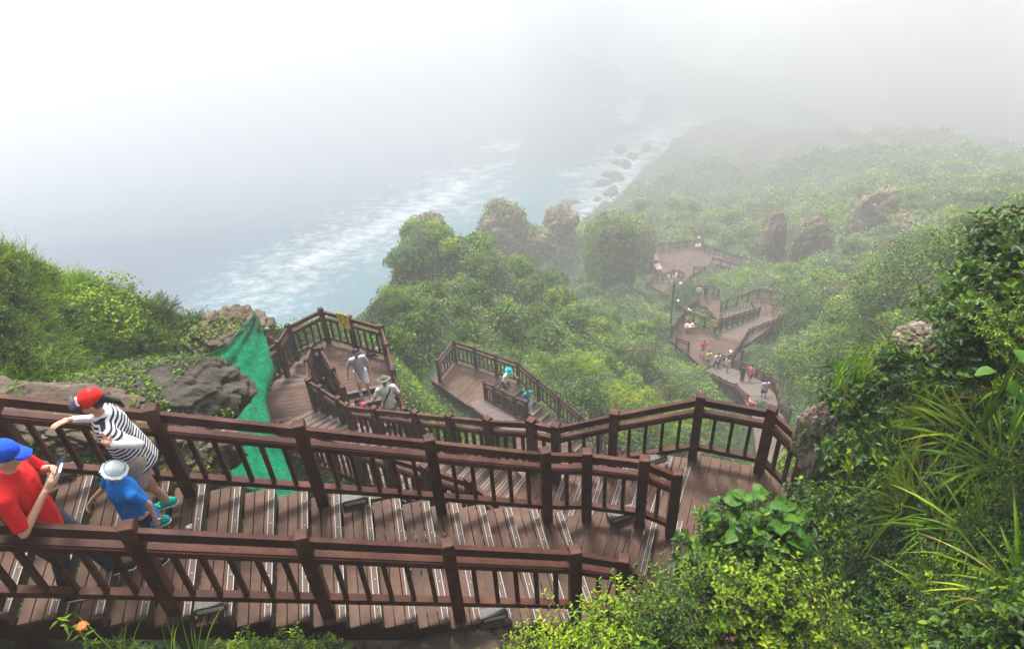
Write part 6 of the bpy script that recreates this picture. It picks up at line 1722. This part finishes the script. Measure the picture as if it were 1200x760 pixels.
SHORT = {"dark shrub with rounded glossy leaves": "dark glossy-leaved shrub", "green shrub with small crowded leaves": "green small-leaved shrub", "fresh lime green shrub with small leaves": "lime green shrub", "pale green leafy shrub": "pale green shrub",
         "dark green shrub": "dark green bush", "mid green": "mid green bush", "bright yellow": "yellow-green bush", "dull olive": "dull olive bush", "leafy mid": "leafy mid green bush", "leafy lime": "leafy lime green bush"}
lx = np.array([q for q, _ in LAND], float)
buckets = {}
for t, p, lab in PLANTS:
    if t.get("category") != "shrub" or "white box" in t["label"]: continue
    q, _ = project(p); dd = np.hypot(lx[:, 0] - q[0, 0], lx[:, 1] - q[0, 1]); i = int(np.argmin(dd)); dx, dy = q[0] - lx[i]
    side = ("right of " if dx > 0 else "left of ") if abs(dx) > abs(dy) else ("below " if dy > 0 else "above ")
    kd = next((v for k_, v in SHORT.items() if lab.startswith(k_)), "green bush")
    buckets.setdefault((kd, side + LAND[i][1]), []).append((dd[i], t))
for (kd, wh), lst in buckets.items():
    lst.sort(key=lambda e: e[0])
    for j, (_, t) in enumerate(lst):
        base = kd + " " + wh
        if len(lst) == 1: t["label"] = base + ", the only one so placed" if len(base.split()) < 5 else base
        elif j < len(ORD): t["label"] = base + ", " + ORD[j]
        else: t["label"] = base + ", farthest from it"
        t["group"] = ("leafy shrubs close to the camera" if any(k_ in kd for k_ in ("glossy", "small-leaved", "lime green shrub", "pale")) else "bushes covering the slopes")
for o in COL.objects:
    if o.parent is None and "label" in o.keys() and len(o["label"].split()) > 16: print("LONG", o.name, o["label"])
#FINALHAZE
# ------------------------------------------------------------------ haze
m = bpy.data.materials.new("haze"); m.use_nodes = True
nt = m.node_tree; nt.nodes.clear()
o_ = nt.nodes.new("ShaderNodeOutputMaterial"); pv = nt.nodes.new("ShaderNodeVolumePrincipled")
pv.inputs["Color"].default_value = (0.975, 0.985, 1.0, 1); pv.inputs["Density"].default_value = HAZE_DENSITY; pv.inputs["Anisotropy"].default_value = 0.2
nt.links.new(pv.outputs[0], o_.inputs["Volume"])
mb = MB(); mb.box((0, 0, (SEA_Z - 12 + 6) / 2), 3100, 3100, 6 - (SEA_Z - 12))
hz = tag(mb.build("haze", m), "pale sea fog thickening with distance", "fog", kind="stuff")


# denser fog banks lying over the far water and the far right slope: thin layers, one inside the other
def fog_bank(label, centre, r0, r1, shells, dn, seed):
    m = bpy.data.materials.new("fog_bank"); m.use_nodes = True
    nt = m.node_tree; nt.nodes.clear()
    o_ = nt.nodes.new("ShaderNodeOutputMaterial"); pv = nt.nodes.new("ShaderNodeVolumePrincipled")
    pv.inputs["Color"].default_value = (0.995, 0.998, 1.0, 1); pv.inputs["Density"].default_value = dn; pv.inputs["Anisotropy"].default_value = 0.25
    nt.links.new(pv.outputs[0], o_.inputs["Volume"])
    t = tag(empty("fog_bank", centre), label, "fog")
    for k in range(shells):
        f = k / (shells - 1)
        r_ = [a + (b_ - a) * f for a, b_ in zip(r0, r1)]
        bm = bmesh.new(); bmesh.ops.create_icosphere(bm, subdivisions=5, radius=1.0)
        for v in bm.verts:
            q = v.co * (1 + .22 * mnoise.fractal(v.co * 1.2 + Vector((seed + k * .35, 2, 7)), 1, 2, 3))
            e_ = [math.copysign(abs(c_) ** .5, c_) for c_ in v.co]
            w_ = 1 + .16 * mnoise.fractal(v.co * 1.6 + Vector((seed + k * .5, 2, 7)), 1, 2, 3)
            v.co = Vector((e_[0] * w_ * r_[0], e_[1] * w_ * r_[1], e_[2] * r_[2]))
        for f_ in bm.faces: f_.smooth = True
        me = bpy.data.meshes.new("layer"); bm.to_mesh(me); bm.free(); me.materials.append(m)
        o = link("layer", me); o.parent = t; o["kind"] = "stuff"
fog_bank("bank of white fog over the far right slope and headland", (370, 415, -62), (360, 312, 56), (200, 120, 50), 10, 0.0072, 4)
fog_bank("wide bank of white fog closing off the far sea", (0, 720, -62), (1000, 590, 55), (800, 280, 48), 11, 0.0021, 9)
